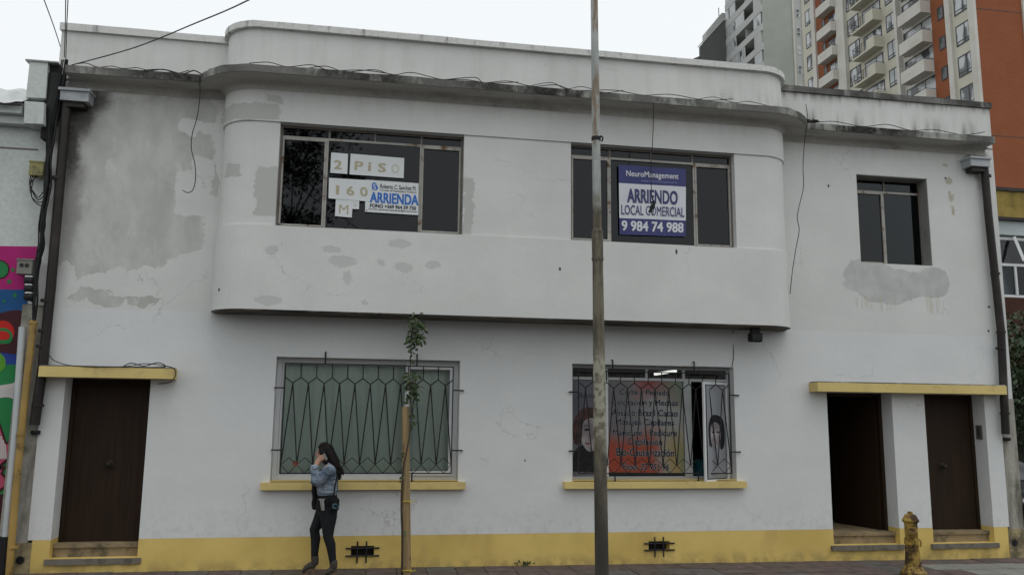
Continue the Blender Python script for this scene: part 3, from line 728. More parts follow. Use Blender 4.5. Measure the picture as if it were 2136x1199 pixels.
dp = at(*c7(679, 1035), YP); dot = MB().lathe([(.008, 0), (.008, .001)], (0, 0, 0), 10).build('grommet', M_INK, o); dot.data.transform(Matrix.Translation((dp.x, YPL, dp.z)) @ Matrix.Rotation(R(90), 4, 'X'))
# blue banner
def c5b(x, y): return 1160+x/3.527, 200+y/3.527
bq = [c5b(458, 508), c5b(955, 540), c5b(953, 1036), c5b(467, 1020)]
nb = 14; q = pq(bq, YP)
def bil(s, t):
    TL, TR, BR, BL = q
    return Vector((TL[0]*(1-s)*(1-t)+TR[0]*s*(1-t)+BR[0]*s*t+BL[0]*(1-s)*t, 0, TL[1]*(1-s)*(1-t)+TR[1]*s*(1-t)+BR[1]*s*t+BL[1]*(1-s)*t))
ban = thing('rental_banner', 'blue and white ARRIENDO LOCAL COMERCIAL banner in the right upper window', 'banner', tuple(Vector((bil(.5, 1).x, YP, bil(.5, 1).z))))
for t0, t1, m, nm in ((0, .265, M_BANB, 'blue_panel'), (.265, .765, M_BANW, 'white_panel'), (.765, 1, M_BANB, 'blue_panel')):
    mb = MB(); K = 12
    for i in range(K):
        for j in range(4):
            f = []
            for s_, t_ in ((i, j), (i+1, j), (i+1, j+1), (i, j+1)):
                s2 = s_/K; t2 = t0+(t1-t0)*t_/4; p = bil(s2, t2); p.y = YP-.001-.0035*(1+math.sin(s2*9+t2*5)); f.append(p)
            mb.q(f[3], f[2], f[1], f[0])
    mb.build(nm, m, ban, smooth=True, fix=False)
YB = YP-.010
lettering('NeuroManagement', q, (.11, .885, .075, .185), M_BANW, ban, YB, .015)
lettering('www.NeuroManagement.cl', q, (.33, .86, .197, .236), M_GREYINK, ban, YB-.001, 0)
lettering('ARRIENDO', q, (.12, .875, .335, .54), M_DINK, ban, YB, .032)
lettering('LOCAL COMERCIAL', q, (.03, .975, .575, .715), M_DINK, ban, YB, .008)
lettering('9 984 74 988', q, (.03, .965, .80, .945), M_BANW, ban, YB, .03)
# salon posters
def c7b(x, y): return 1160+x/3.748, 720+y/3.748
YQ = YS+.012; YQL = YQ-.003
t = NT('salon_print'); sxx = t.sep(t.pos); xr = t.math('ADD', sxx[0], t.math('MULTIPLY', t.math('SUBTRACT', t.noise(scale=2.2, detail=3), .5), .5)); zr = t.math('ADD', sxx[2], t.math('MULTIPLY', t.math('SUBTRACT', t.noise(scale=2.7, detail=3), .5), .5))
xa, xb = X(1268, 880, YQ), X(1427, 880, YQ); za, zb = gc, gzt
base = t.mix(t.mr(xr, xa+.05, xb-.15), (.15, .14, .15), (.30, .31, .295))
base = t.mix(t.math('MULTIPLY', t.mr(xr, xa+.25, xa+.55), t.mr(zr, za+1.0, za+1.4)), base, (.26, .055, .055))
base = t.mix(t.math('MULTIPLY', t.mr(xr, xb-.55, xb-.05), t.mr(zr, za+1.0, za+1.35)), base, (.16, .22, .16))
base = t.mix(t.math('MULTIPLY', t.mr(zr, za+.85, za+.45), t.mr(xr, xb-.25, xb-.6)), base, (.31, .06, .032))
base = t.mix(t.math('MULTIPLY', t.mr(zr, za+.9, za+.4), t.mr(xr, xb-.45, xb-.15)), base, (.32, .24, .10))
base = t.mix(t.math('MULTIPLY', t.mr(zr, za+.75, za+.2), t.mr(xr, xb-.16, xb-.03)), base, (.20, .22, .12))
t.col(base); t.rough(.35); M_SAL = t.m
o, q = sheet('salon_poster', [c7b(405, 255), c7b(985, 270), c7b(1003, 998), c7b(410, 990)], YQ, M_SAL, 'red and green printed price-less salon service list behind the grille', 'poster')
o['label'] = 'red and green salon poster listing hair services behind the grille'
M_HALO = flat('pale_print_outline', (.40, .41, .44)); M_SINK = flat('dark_serif_print', (.012, .013, .022))
def sal(s, x0, x1, y0, y1, shear=0.0):
    P = pq([c7b(x0, y0), c7b(x1, y0+8), c7b(x1, y1+8), c7b(x0, y1)], YQ)
    V0 = lettering(s, P, (0, 1, 0, 1), M_SINK, o, YQL-.002, .018, shear)
    lettering(s, P, (0, 1, 0, 1), M_HALO, o, YQL, .048, shear, name='outline', ref=V0)
for a_ in (('Corte y Peinado', 495, 885, 340, 395), ('Coloración y Mechas', 430, 950, 418, 478), ('Alisado Brazil Cacao', 432, 950, 496, 548), ('Masajes Capilares', 465, 922, 570, 634),
           ('Manicure - Pedicure', 442, 944, 652, 702), ('Depilación', 565, 830, 722, 788), ('Bio-Cauterización', 470, 922, 800, 862), ('Fono: 27 951 96', 515, 880, 918, 970, .25)): sal(*a_)
def blob(pts, y, m, name, par, f=c7b):
    P = smooth_path([(*f(*p), 0) for p in pts+pts[:1]], 4)[:-1]; P = [(at(p.x, p.y, y).x, 0, at(p.x, p.y, y).z) for p in P]
    return MB().slab(P, y, y+.0008).build(name, m, par)
tk = NT('printed_skin'); tk.col(tk.mix(tk.mr(tk.noise(scale=4.5, detail=2), .35, .65), (.20, .17, .175), (.42, .39, .39))); tk.rough(.4); M_SKIN = tk.m
th_ = NT('printed_red_hair'); th_.col(th_.mix(th_.mr(th_.noise(scale=9, detail=5, sc=(2.5, 1, .8)), .38, .62), (.018, .008, .008), (.095, .030, .024))); th_.rough(.4); M_HAIRR = th_.m; M_BLK = flat('printed_black', (.012, .011, .014)); M_LIP = flat('printed_lips', (.22, .07, .09))
tg = NT('grey_photo_print'); tg.col(tg.mix(tg.mr(tg.noise(scale=1.1, detail=2), .3, .7), (.10, .10, .12), (.16, .16, .185))); tg.rough(.35)
o, q = sheet('salon_poster', [c7b(172, 262), c7b(392, 268), c7b(392, 985), c7b(172, 985)], YQ, tg.m, 'grey salon poster with a red-haired portrait left of the services poster', 'poster')
q0 = [(ga+.05, gzt-.022), (ma-.021, gzt-.022), (ma-.021, gc+.05), (ga+.05, gc+.05)]
o.data = MB().slab([(x, 0, z) for x, z in q0], YQ, YQ+.002).build('tmp', tg.m).data
bpy.data.objects.remove(bpy.data.objects['tmp'])
blob([(128, 985), (135, 850), (180, 790), (250, 770), (330, 800), (390, 880), (390, 985)], YQ-.001, M_BLK, 'clothing_print', o)
blob([(130, 640), (150, 560), (215, 490), (290, 490), (380, 540), (390, 700), (350, 640), (290, 570), (215, 600), (190, 760), (140, 760)], YQ-.002, M_HAIRR, 'hair_print', o)
blob([(195, 660), (215, 580), (280, 550), (350, 590), (365, 700), (340, 780), (270, 830), (225, 800), (200, 740)], YQ-.0012, M_SKIN, 'face_print', o)
for e in ((240, 658), (318, 650)): blob([(e[0]-24, e[1]+4), (e[0], e[1]-10), (e[0]+26, e[1]), (e[0], e[1]+9)], YQ-.003, M_BLK, 'eye_print', o)
for e in ((236, 632), (322, 624)): blob([(e[0]-30, e[1]+8), (e[0], e[1]-8), (e[0]+28, e[1]+2), (e[0], e[1]-2)], YQ-.003, M_BLK, 'eyebrow_print', o)
blob([(278, 650), (290, 700), (284, 722), (262, 722), (272, 700)], YQ-.0022, flat('printed_shade', (.17, .14, .145)), 'nose_print', o)
blob([(222, 765), (245, 758), (270, 764), (250, 778)], YQ-.003, M_LIP, 'mouth_print', o)
lettering('Believe', pq([c7b(160, 372), c7b(392, 380), c7b(392, 412), c7b(160, 408)], YQ), (0, 1, 0, 1), flat('dark_grey_print', (.03, .03, .04)), o, YQL, 0, .35)
# portrait on the open casement (printed film on its pane)
def casq(s, z): return Vector((sx_+(hx-sx_)*s, sy_+(hy-sy_)*s, z))
nrm = Vector((-(hy-sy_), (hx-sx_), 0)).normalized(); nrm = -nrm
zlo, zhi = gc+.03, gzt-.08
M_FILM = flat('pale_film', (.27, .28, .30))
def casblob(pts, d, m, name, par, smooth=True):
    P = [Vector((a_, b_, 0)) for a_, b_ in pts]
    if smooth: P = smooth_path(P+[P[0]], 4)[:-1]
    V = [casq(p.x, zlo+(zhi-zlo)*p.y)+nrm*d for p in P]; n = len(V); V += [v-nrm*.001 for v in V]
    return pyd(name, V, [tuple(range(n)), tuple(range(2*n-1, n-1, -1))]+[(i, (i+1) % n, n+(i+1) % n, n+i) for i in range(n)], m, par)
f_ = casblob([(.13, 0), (.88, 0), (.88, 1), (.13, 1)], .006, M_FILM, 'salon_poster', None, False); tag(f_, 'pale portrait poster of dark bobbed hair on the open casement', 'poster')
casblob([(.2, .36), (.18, .55), (.3, .66), (.55, .68), (.8, .62), (.86, .45), (.8, .33), (.66, .31), (.62, .42), (.35, .42), (.3, .33)], .0075, M_BLK, 'hair_print', f_)
casblob([(.27, .40), (.28, .55), (.45, .60), (.64, .56), (.68, .45), (.58, .35), (.42, .32), (.32, .35)], .009, M_SKIN, 'face_print', f_)
for e in (.37, .56): casblob([(e-.07, .49), (e, .505), (e+.07, .49), (e, .483)], .0105, M_BLK, 'eye_print', f_)
casblob([(.40, .395), (.46, .402), (.53, .394), (.46, .387)], .0105, M_LIP, 'mouth_print', f_)
# lit fluorescent lamp hanging in the salon
M_LAMP = NT('lit_tube'); M_LAMP.b.inputs['Emission Color'].default_value = (1, 1, .95, 1); M_LAMP.b.inputs['Emission Strength'].default_value = 1.1
l0, l1 = at(1366, 780, 3.0), at(1410, 773.5, 3.3)
lamp = thing('ceiling_lamp', 'lit fluorescent ceiling lamp seen through the salon transom', 'lamp', tuple((l0+l1)/2))
MB().tube([l0, l1], .026, 8).build('tube', M_LAMP.m, lamp); up_ = Vector((0, 0, .05))
MB().tube([l0+up_, l1+up_], .04, 4).build('housing', M_PVC, lamp)
for e in (.2, .8): p = l0+(l1-l0)*e+up_; MB().tube([p, (p.x, p.y, 3.248)], .006, 5).build('hanger', M_IRON, lamp)
tb_ = at(1461, 975, .6); tl_ = MB()
tag(MB().lathe([(.02, -.14), (.12, -.12), (.15, 0), (.11, .10), (.03, .13)], tb_, 16).build('teal_bag', mat('teal_cloth', (.01, .12, .16), .8, .2, 5), smooth=True), 'teal bag behind the open salon casement', 'bag')
fw_ = at(616, 966, -.055); fl_ = MB()
for k in range(7):
    a_ = k*2*math.pi/7; fl_.q(fw_, fw_+Vector((.035*math.cos(a_-.35), -.01, .03*math.sin(a_-.35))), fw_+Vector((.045*math.cos(a_), -.018, .04*math.sin(a_))), fw_+Vector((.035*math.cos(a_+.35), -.01, .03*math.sin(a_+.35))))
tag(fl_.build('flower', mat('faded_red_petal', (.22, .045, .025), .7, .2, 9, bump=0), fix=False), 'small red flower stuck in the left window grille', 'flower')

# ------------------------------------------------------------------ floodlight, entry panel
fp = at(1574, 705, -.30)
fl = thing('floodlight', 'small black floodlight hanging under the right end of the bay', 'floodlight', (fp.x, -.30, 3.40))
MB().box((fp.x-.06, -.36, fp.z+.075), (fp.x+.06, -.27, 3.398)).build('mount', M_IRON, fl)
h = box('housing', (fp.x-.095, -.38, fp.z-.06), (fp.x+.095, -.26, fp.z+.075), M_BLACK, fl, .012)
MB().box((fp.x-.075, -.386, fp.z-.045), (fp.x+.075, -.381, fp.z+.045)).build('lens', mat('dark_lens', (.01, .01, .012), .12, .1, 3, bump=0, spec=.6), fl)
MB().tube(smooth_path([(fp.x-.06, -.30, 3.385), (fp.x-.18, -.2, 3.39), at(1529, 690, -.006), at(1530, 740, -.006), at(1527, 764, -.006)], 5), .006, 5).build('lead', M_BLACK, fl)
ip = at(2041, 901, .12)
pn = thing('entry_panel', 'grey entry-phone panel on the reveal of the right door', 'panel', (D3[1]-.002, .13, ip.z))
box('plate', (D3[1]-.022, .08, ip.z-.11), (D3[1]-.001, .21, ip.z+.11), mat('brushed_panel', (.22, .22, .21), .4, .15, 6, metal=.6, bump=0), pn, .003)
for i in range(4): box('button', (D3[1]-.027, .13, ip.z+.05-i*.035), (D3[1]-.0215, .16, ip.z+.068-i*.035), M_BLACK, pn)

# ------------------------------------------------------------------ cables
def cable(name, pts, r, label, n=5, m=None):
    o = MB().tube(smooth_path(pts, n), r, 5).build(name, m or M_BLACK, smooth=True); tag(o, label, 'cable'); return o
yc_ = -.37
cable('hanging_cable', [at(416, 160, yc_), at(417, 200, yc_), at(411, 245, yc_), at(401, 280, yc_), at(399, 310, yc_), at(406, 340, yc_), at(408, 370, yc_), at(403, 395, yc_), at(392, 402, yc_), at(381, 397, yc_)], .006, 'loose black cable dangling with curled end over the bare plaster')
cable('hanging_cable', [at(1681, 218, -.2), at(1684, 245, yc_), at(1679, 290, yc_), at(1675, 345, yc_), at(1676, 390, yc_), at(1667, 430, yc_), at(1663, 455, yc_), at(1667, 480, yc_), at(1660, 520, yc_), at(1653, 565, yc_), at(1648, 613, yc_)], .006, 'long wavy black cable hanging from the right end of the curved cornice')
cc_ = cable('hanging_cable', [at(1363, 213, -.93), at(1363, 248, -.93), at(1361, 300, -.93), at(1358, 350, -.93), at(1359, 400, -.93), at(1362, 416, -.93), at(1366, 428, -.93), at(1360, 442, -.93), at(1355, 440, -.93), at(1361, 420, -.93), at(1363, 436, -.94), at(1361, 450, -.93)], .006, 'thin cable with a coiled end hanging in front of the blue banner')
MB().tube(smooth_path([at(1360, 414, -.935), at(1365, 424, -.94), at(1358, 440, -.935), at(1354, 442, -.93), at(1362, 426, -.925)], 4), .012, 5).build('coil', M_BLACK, cc_)
def cornice_cable(us, label, amp=.05, seed=1, r=.006):
    rnd = random.Random(seed); P = []
    for u, v in us:
        bay = 480 < u < 1620; y = (-.54-CP+.03) if bay else -CP+.02
        p = at(u, v, y); z = max(CZ1+.012, p.z); hi = len(P) % 2; P.append((p.x, y+rnd.uniform(-.015, .02), CZ1+(.012+amp*rnd.uniform(1.2, 3.2) if hi else .012)))
    cable('cornice_cable', P, r, label, 6)
cornice_cable([(150+i*27, 145+i*2) for i in range(10)], 'slack cable lying along the top of the left cornice', .022, 3)
cornice_cable([(300, 150), (340, 148), (380, 152), (405, 155), (425, 150)], 'tangled cable by the left curve of the cornice', .03, 8, .009)
cornice_cable([(640, 140), (680, 142), (720, 150), (780, 152), (820, 155), (860, 165), (920, 168), (970, 170), (1020, 172), (1080, 180)], 'looping cable on the cornice above the left upper window', .020, 5)
cornice_cable([(930, 168), (990, 170), (1010, 175), (1060, 180), (1110, 182), (1160, 185), (1200, 188), (1280, 190), (1340, 196), (1400, 202), (1470, 207), (1530, 212)], 'looping cable on the middle of the cornice beside the pole', .022, 11)
cornice_cable([(1695, 255), (1740, 258), (1800, 270), (1850, 272), (1900, 276), (1950, 282), (2010, 288), (2055, 292)], 'slack cable lying along the top of the right cornice', .025, 6)
cornice_cable([(520, 128), (560, 132), (600, 135), (650, 140), (690, 146), (760, 150), (830, 160)], 'loose cable on the cornice near its left curve', .018, 21)
cornice_cable([(1100, 182), (1150, 184), (1180, 188), (1215, 190), (1260, 192), (1300, 195)], 'short loop of cable on the cornice behind the pole', .03, 23, .005)
cornice_cable([(1450, 205), (1490, 208), (1530, 212), (1560, 216), (1600, 222)], 'short loop of cable near the right curve of the cornice', .022, 29, .005)
kn = MB()
rnd = random.Random(4)
for k in range(5):
    p = at(1690, 249, -.36); kn.tube(smooth_path([(p.x+rnd.uniform(-.09, .16), -.36+rnd.uniform(-.02, .05), CZ1+rnd.uniform(.0, .07)) for _ in range(5)], 4), .008, 5)
tag(kn.build('cable_knot', M_BLACK), 'black knot of cable at the right end of the curved cornice', 'cable')
cable('overhead_cable', [at(150, 136, -.34), at(280, 100, -1.5), at(405, 50, -2.8), at(520, 0, -4.0), at(760, -130, -6)], .0075, 'overhead cable sagging across the left parapet to the street')
for (u0, v0), (u1, v1), (u2, v2), lb in (((126, 98), (112, 55), (90, -5), 'leftmost overhead wire rising from the left parapet corner'), ((134, 120), (136, 60), (137, -5), 'middle overhead wire rising from the left parapet corner'), ((137, 130), (139, 60), (142, -5), 'rightmost overhead wire rising from the left parapet corner')):
    p0, p2 = at(u0, v0, -.2), at(u2, v2, -2.6); e = p2+(p2-at(u1, v1, -1.3))*1.5
    cable('overhead_wire', [p0, at(u1, v1, -1.3), p2, e], .006, lb, 4)
# service bundle down the joint between the houses
bun = thing('service_cables', 'tangled bundle of black service cables running down between the two houses', 'cables', tuple(at(70, 668, -.16)))
base_ = [(134, 125), (128, 175), (112, 235), (106, 285), (100, 335), (96, 385), (90, 430), (86, 470), (84, 510), (78, 545), (73, 590), (71, 630), (70, 668)]
for k in range(11):
    rnd = random.Random(20+k); a_ = rnd.uniform(-7, 7); st = 0 if k < 7 else rnd.randint(0, 4); en = len(base_) if k < 8 else rnd.randint(8, 12)
    P = [at(u+a_*(1-.6*i/12)+rnd.gauss(0, 2.2)*(0 if i in (0, 12) else 1), v, -.13-rnd.uniform(0, .06)) for i, (u, v) in enumerate(base_)][st:en]
    MB().tube(smooth_path(P, 4), rnd.choice((.008, .010, .014)), 5).build('cable', M_BLACK, bun, smooth=True)
for k in range(4):
    rnd = random.Random(60+k)
    P = [at(64+k*5, 366, -.1), at(62+rnd.uniform(-3, 6), 385, -.12), at(70+rnd.uniform(-6, 6), 402+k*4, -.13), at(80, 412+k*5, -.12), at(90, 400+k*10, -.13)]
    MB().tube(smooth_path(P, 4), .007, 5).build('cable', M_BLACK, bun, smooth=True)
dk = MB().tube([at(117, 158, -.08), at(110, 235, -.10), at(104, 290, -.10)], [.11, .10, .04], 8).build('tarred_wrap', M_BLACK, bun)
cable('canopy_cable', [at(92, 690, -.03), at(100, 735, -.05), at(120, 755, -.2), at(170, 764, -.25), at(260, 764, -.262), at(300, 758, -.262), at(340, 762, -.262), at(362, 768, -.27), at(366, 782, -.27), at(356, 796, -.2), at(330, 800, -.02)], .006, 'thin black cable looping along the left door canopy')
cable('canopy_cable', [at(258, 763, -.25), at(275, 757, -.25), at(300, 763, -.25), at(330, 756, -.25), at(345, 764, -.25), at(320, 766, -.25), at(280, 765, -.25)], .007, 'small snarl of cable on top of the left canopy')
# conduits, meter boxes
M_CON = rusty('ochre_conduit', (.42, .27, .075), (.16, .09, .04), .52, .72, 4)
o = MB().tube([at(70, 668, -.14), at(55, 800, -.14), at(45, 900, -.14), at(33, 1020, -.14), at(18, 1210, -.14)], .045, 10).build('conduit', M_CON, smooth=True); tag(o, 'ochre painted conduit pipe at the left edge', 'pipe')
for u, v in ((69, 673), (44, 905), (28, 1140)):
    p = at(u, v, -.14); MB().lathe([(.046, -.015), (.056, -.015), (.056, .015), (.046, .015)], p, 12).build('clamp', M_CON, o)
o = MB().tube([at(47, 682, -.1), at(32, 900, -.1), at(12, 1118, -.1)], .046, 10).build('drain_pipe', mat('pale_grey_pipe', (.50, .53, .54), .5, .1, 2, bump=0), smooth=True); tag(o, 'pale grey plastic pipe beside the ochre conduit', 'pipe')
MB().tube([at(12, 1118, -.1), at(3, 1215, -.1)], .07, 10).build('pipe_boot', M_BLACK, o)
def cbox(name, u0, v0, u1, v1, y, d, m, label, holes=0):
    p, q_ = at(u0, v0, y), at(u1, v1, y); o = box(name, (p.x, y, q_.z), (q_.x, y+d, p.z), m, None, .006); tag(o, label, 'box')
    MB().box((p.x-.008, y-.008, p.z-.012), (q_.x+.008, y+.02, p.z+.006)).build('lid', m, o); return o
cbox('junction_box', 62, 336, 89, 367, -.13, .12, mat('mossy_cream_box', (.30, .27, .12), .8, .3, 6, dirt=(.08, .08, .05), dirt_amt=.8, dscale=6), 'mossy cream junction box high on the left house')
mbx = cbox('meter_box', 36, 540, 66, 572, -.14, .13, mat('grey_meter_box', (.20, .195, .175), .7, .15, 5), 'grey meter box over the mural')
mp = at(51, 553, -.145)
for dx in (-.035, .03):
    dl = MB().lathe([(.022, 0), (.026, .004)], (0, 0, 0), 12).build('dial', M_IRON, mbx); dl.data.transform(Matrix.Translation((mp.x+dx, -.1425, mp.z)) @ Matrix.Rotation(R(90), 4, 'X'))
ins = thing('insulators', 'stack of three black insulators with bright rings under the meter box', 'insulator', tuple(at(60, 622, -.14)))
for v in (586, 603, 620):
    p = at(61, v, -.15); MB().lathe([(.05, -.045), (.066, -.02), (.066, .025), (.05, .045)], p, 14).build('insulator', M_BLACK, ins, smooth=True)
    MB().lathe([(.045, .045), (.060, .047), (.060, .062), (.04, .064)], p, 14).build('ring', mat('bright_metal', (.6, .62, .62), .3, .1, 4, metal=.9, bump=0), ins)

# ------------------------------------------------------------------ left house with the mural
NB = thing('neighbour_house', 'pale green-white house with a painted mural and corrugated roof at left', 'house', (-3, 0, 0))
M_NW = stained('pale_green_render', (.60, .64, .62), (.28, .30, .28), .55, .8, sc=(2, 2, .8))
NY = .03; zr_ = Z(25, 210, NY)
box('wall', (-9, NY, -.3), (-.205, 5, zr_-.05), M_NW, NB)
box('wall', (-.204, NY, 3.46), (-.052, 5, zr_-.3), M_NW, NB)
p0, p1 = at(0, 236, -.3), at(48, 240, -.3)
MB().box((-9, -.22, Z(20, 236, -.2)), (at(47, 230, -.2).x, NY-.002, Z(20, 215, -.2))).build('eaves', M_NW, NB)
MB().box((-9, -.12, Z(20, 258, -.1)), (at(56, 250, -.1).x, NY-.003, Z(20, 236, -.2)-.004)).build('eaves', M_NW, NB)
MB().box((-9, NY-.012, Z(20, 309, NY)-.008), (-.21, NY-.001, Z(20, 309, NY)+.008)).build('string_course', mat('dull_red_line', (.20, .15, .14), .8, bump=0), NB)
rf = MB(); zr0 = Z(20, 212, -.32)
rx1 = at(50, 205, -.25).x; nR = 120
for i in range(nR):
    xa = -9+(rx1+9)*i/nR; xb = -9+(rx1+9)*(i+1)/nR; f = lambda x: .02*math.sin(x*2*math.pi/.09)
    rf.q((xa, -.30, zr0+f(xa)), (xb, -.30, zr0+f(xb)), (xb, .62, zr0+.52+f(xb)), (xa, .62, zr0+.52+f(xa))); rf.q((xa, .62, zr0+.52+f(xa)), (xb, .62, zr0+.52+f(xb)), (xb, 5, zr0+.2+f(xb)), (xa, 5, zr0+.2+f(xa)))
rf.build('roof', mat('pale_corrugated', (.52, .54, .54), .6, .12, 2, dirt=(.3, .3, .29), bump=0), NB, smooth=True, fix=False)
MB().box((-9, -.31, zr0-.045), (rx1, -.29, zr0-.022)).build('gutter', M_PIPE, NB)
pA = at(62, 128, -.2); pB = at(103, 205, -.2)
MB().slab([(pA.x, 0, pA.z), (at(100, 128, -.2).x, 0, at(100, 128, -.2).z), (at(95, 205, -.2).x, 0, at(95, 205, -.2).z), (at(54, 203, -.2).x, 0, at(54, 203, -.2).z)], -.2, .4).build('firewall_stub', M_NW, NB)
q0 = at(51, 211, -.25); q1 = at(92, 214, -.25); q2 = at(90, 259, -.25); q3 = at(50, 257, -.25)
MB().slab([(p.x, 0, p.z) for p in (q0, q1, q2, q3)], -.25, NY).build('eaves_block', M_NW, NB)
MB().box((pA.x-.05, -.22, pA.z), (at(122, 128, -.2).x, .42, pA.z+.02)).build('flashing', mat('zinc_flashing', (.35, .36, .36), .5, bump=0), NB)
MB().box((at(100, 130, -.12).x, -.12, Z(100, 290, -.1)), (at(124, 130, -.12).x, .3, pA.z-.004)).build('dark_gap', mat('near_black_wall', (.03, .03, .028), .9, .4, 3, bump=.3), NB)  # solid near-black box filling the gap beside the firewall stub
# mural: layers of flat paint
mur = {k: mat('mural_'+k, c, .7, .12, 3, bump=.1) for k, c in dict(pink=(.40, .015, .16), blue=(.012, .085, .24), green=(.02, .20, .06), maroon=(.055, .012, .018), red=(.50, .018, .012), navy=(.02, .05, .28), white=(.55, .52, .50), rose=(.45, .07, .13), lime=(.10, .30, .03)).items()}
YM = NY-.001
def area(pts, key, lay, par, name, smooth=False):
    P = [Vector((u, v, 0)) for u, v in pts]
    if smooth: P = smooth_path(P+[P[0]], 5)[:-1]
    y = YM-.0025*lay
    return MB().slab([(at(p.x, p.y, y).x, 0, at(p.x, p.y, y).z) for p in P], y, y+.002).build(name, mur[key], par)
top_l = [(-300, 512), (78, 514)]
mr_ = area([(-300, 510), (78, 514), (62, 604), (-300, 600)], 'pink', 1, NB, 'mural')
area([(-300, 600), (62, 604), (53, 655), (-300, 655)], 'blue', 1, mr_, 'painted_field')
area([(-300, 655), (53, 655), (45, 760), (-300, 760)], 'navy', 1, mr_, 'painted_field')
area([(-300, 760), (45, 760), (30, 1030), (-300, 1030)], 'green', 1, mr_, 'painted_field')
area([(-300, 1030), (30, 1030), (22, 1200), (-300, 1200)], 'maroon', 1, mr_, 'painted_field')
def disc(u, v, r, key, lay, k=1.0): return area([(u+r*math.cos(a)*k, v+r*math.sin(a)) for a in [2*math.pi*i/20 for i in range(20)]], key, lay, mr_, 'painted_disc')
def star(u, v, r, key, lay): return area([(u+(r if i % 2 == 0 else r*.45)*math.sin(2*math.pi*i/10), v-(r if i % 2 == 0 else r*.45)*math.cos(2*math.pi*i/10)) for i in range(10)], key, lay, mr_, 'painted_star')
disc(0, 562, 20, 'maroon', 2); disc(0, 562, 17, 'green', 3); star(27, 563, 6, 'green', 2); star(19, 587, 7, 'green', 2); star(31, 616, 7, 'green', 2); star(8, 628, 5, 'green', 2)
area([(-60, 660), (-10, 655), (20, 648), (45, 648), (54, 665), (48, 720), (35, 738), (0, 735), (-60, 740)], 'maroon', 2, mr_, 'painted_hair', True)
disc(5, 693, 25, 'red', 3); area([(-20, 690), (10, 684), (26, 698), (18, 716), (-20, 712)], 'green', 4, mr_, 'painted_line', True); area([(-20, 694), (8, 690), (20, 698), (14, 708), (-20, 706)], 'red', 5, mr_, 'painted_line', True)
disc(-10, 756, 22, 'lime', 2)
area([(-60, 812), (-10, 805), (22, 800), (35, 798), (32, 830), (15, 828), (-10, 832), (-60, 850)], 'white', 2, mr_, 'painted_arc', True)
area([(-80, 850), (0, 880), (14, 922), (24, 910), (18, 960), (-4, 980), (-80, 990)], 'maroon', 2, mr_, 'painted_star'); area([(-80, 858), (-2, 888), (12, 930), (20, 920), (15, 955), (-6, 972), (-80, 980)], 'rose', 3, mr_, 'painted_star')
for k in range(4): area([(-3+k*4, 900+k*8), (0+k*4, 902+k*8), (2+k*4, 955), (-1+k*4, 958)], 'white', 4, mr_, 'painted_line')
area([(-60, 968), (14, 972), (6, 985), (16, 995), (12, 1018), (-8, 1030), (-60, 1030)], 'maroon', 2, mr_, 'painted_shape'); area([(-60, 975), (4, 980), (0, 988), (10, 998), (8, 1014), (-10, 1024), (-60, 1024)], 'rose', 3, mr_, 'painted_shape')
box('plinth', (-9, NY-.03, -.3), (-.245, NY-.0005, .28), M_BASE_MOULD, NB)

# ------------------------------------------------------------------ right neighbour (low) and its hedge
YN = 7.0
RN = thing('neighbour_low_house', 'low house with mossy ochre parapet and white window behind the right corner', 'house', (18, YN, 0))
M_MOSS = stained('mossy_ochre', (.34, .25, .075), (.05, .05, .02), .40, .66, sc=(2, 2, 1.4))
x0 = 14.9
zc = Z(2085, 398, YN); zg = Z(2085, 455, YN); zf = Z(2085, 490, YN); zw0, zw1 = Z(2100, 498, YN), Z(2100, 545, YN)
box('parapet', (x0, YN, zg), (26, YN+.2, zc), M_MOSS, RN); box('parapet_cap', (x0, YN-.05, zc), (26, YN+.25, zc+.09), M_PIPE, RN)
box('gutter', (x0, YN-.16, zg-.08), (26, YN-.003, zg), M_PIPE, RN); box('fascia', (x0, YN-.06, zf), (26, YN+.2, zg-.082), mat('pale_blue_fascia', (.42, .47, .47), .6, .1, 2, bump=0), RN)
M_DKR = mat('dark_red_wall', (.06, .022, .014), .8, .25, 3)
wx1 = X(2136, 560, YN)+.35
MB().box((x0, YN, -.3), (16.2, YN+.2, zf)).box((wx1, YN, -.3), (26, YN+.2, zf)).box((16.2, YN, -.3), (wx1, YN+.2, Z(2110, 620, YN))).build('wall', M_DKR, RN)
wz0, wz1 = Z(2110, 620, YN), zf-.05
Wn = ring(MB(), 16.2, wx1, wz0, wz1, .07, YN+.02, YN+.09).build('window', M_PVC, RN)
zt_ = Z(2105, 552, YN); bar('transom', 16.27, wx1-.07, zt_-.035, zt_+.035, YN+.01, YN+.08, M_PVC, Wn)
pl_ = MB().box((16.27, YN+.05, zt_+.036), (wx1-.07, YN+.056, wz1-.07)).build('pane', M_GLASSC, Wn); MB().box((16.27, YN+.05, wz0+.07), (wx1-.07, YN+.056, zt_-.036)).build('pane', M_GLASS, Wn)
xs_ = X(2126, 640, YN); bar('mullion', xs_-.03, xs_+.03, wz0+.07, zt_-.036, YN+.01, YN+.08, M_PVC, Wn)
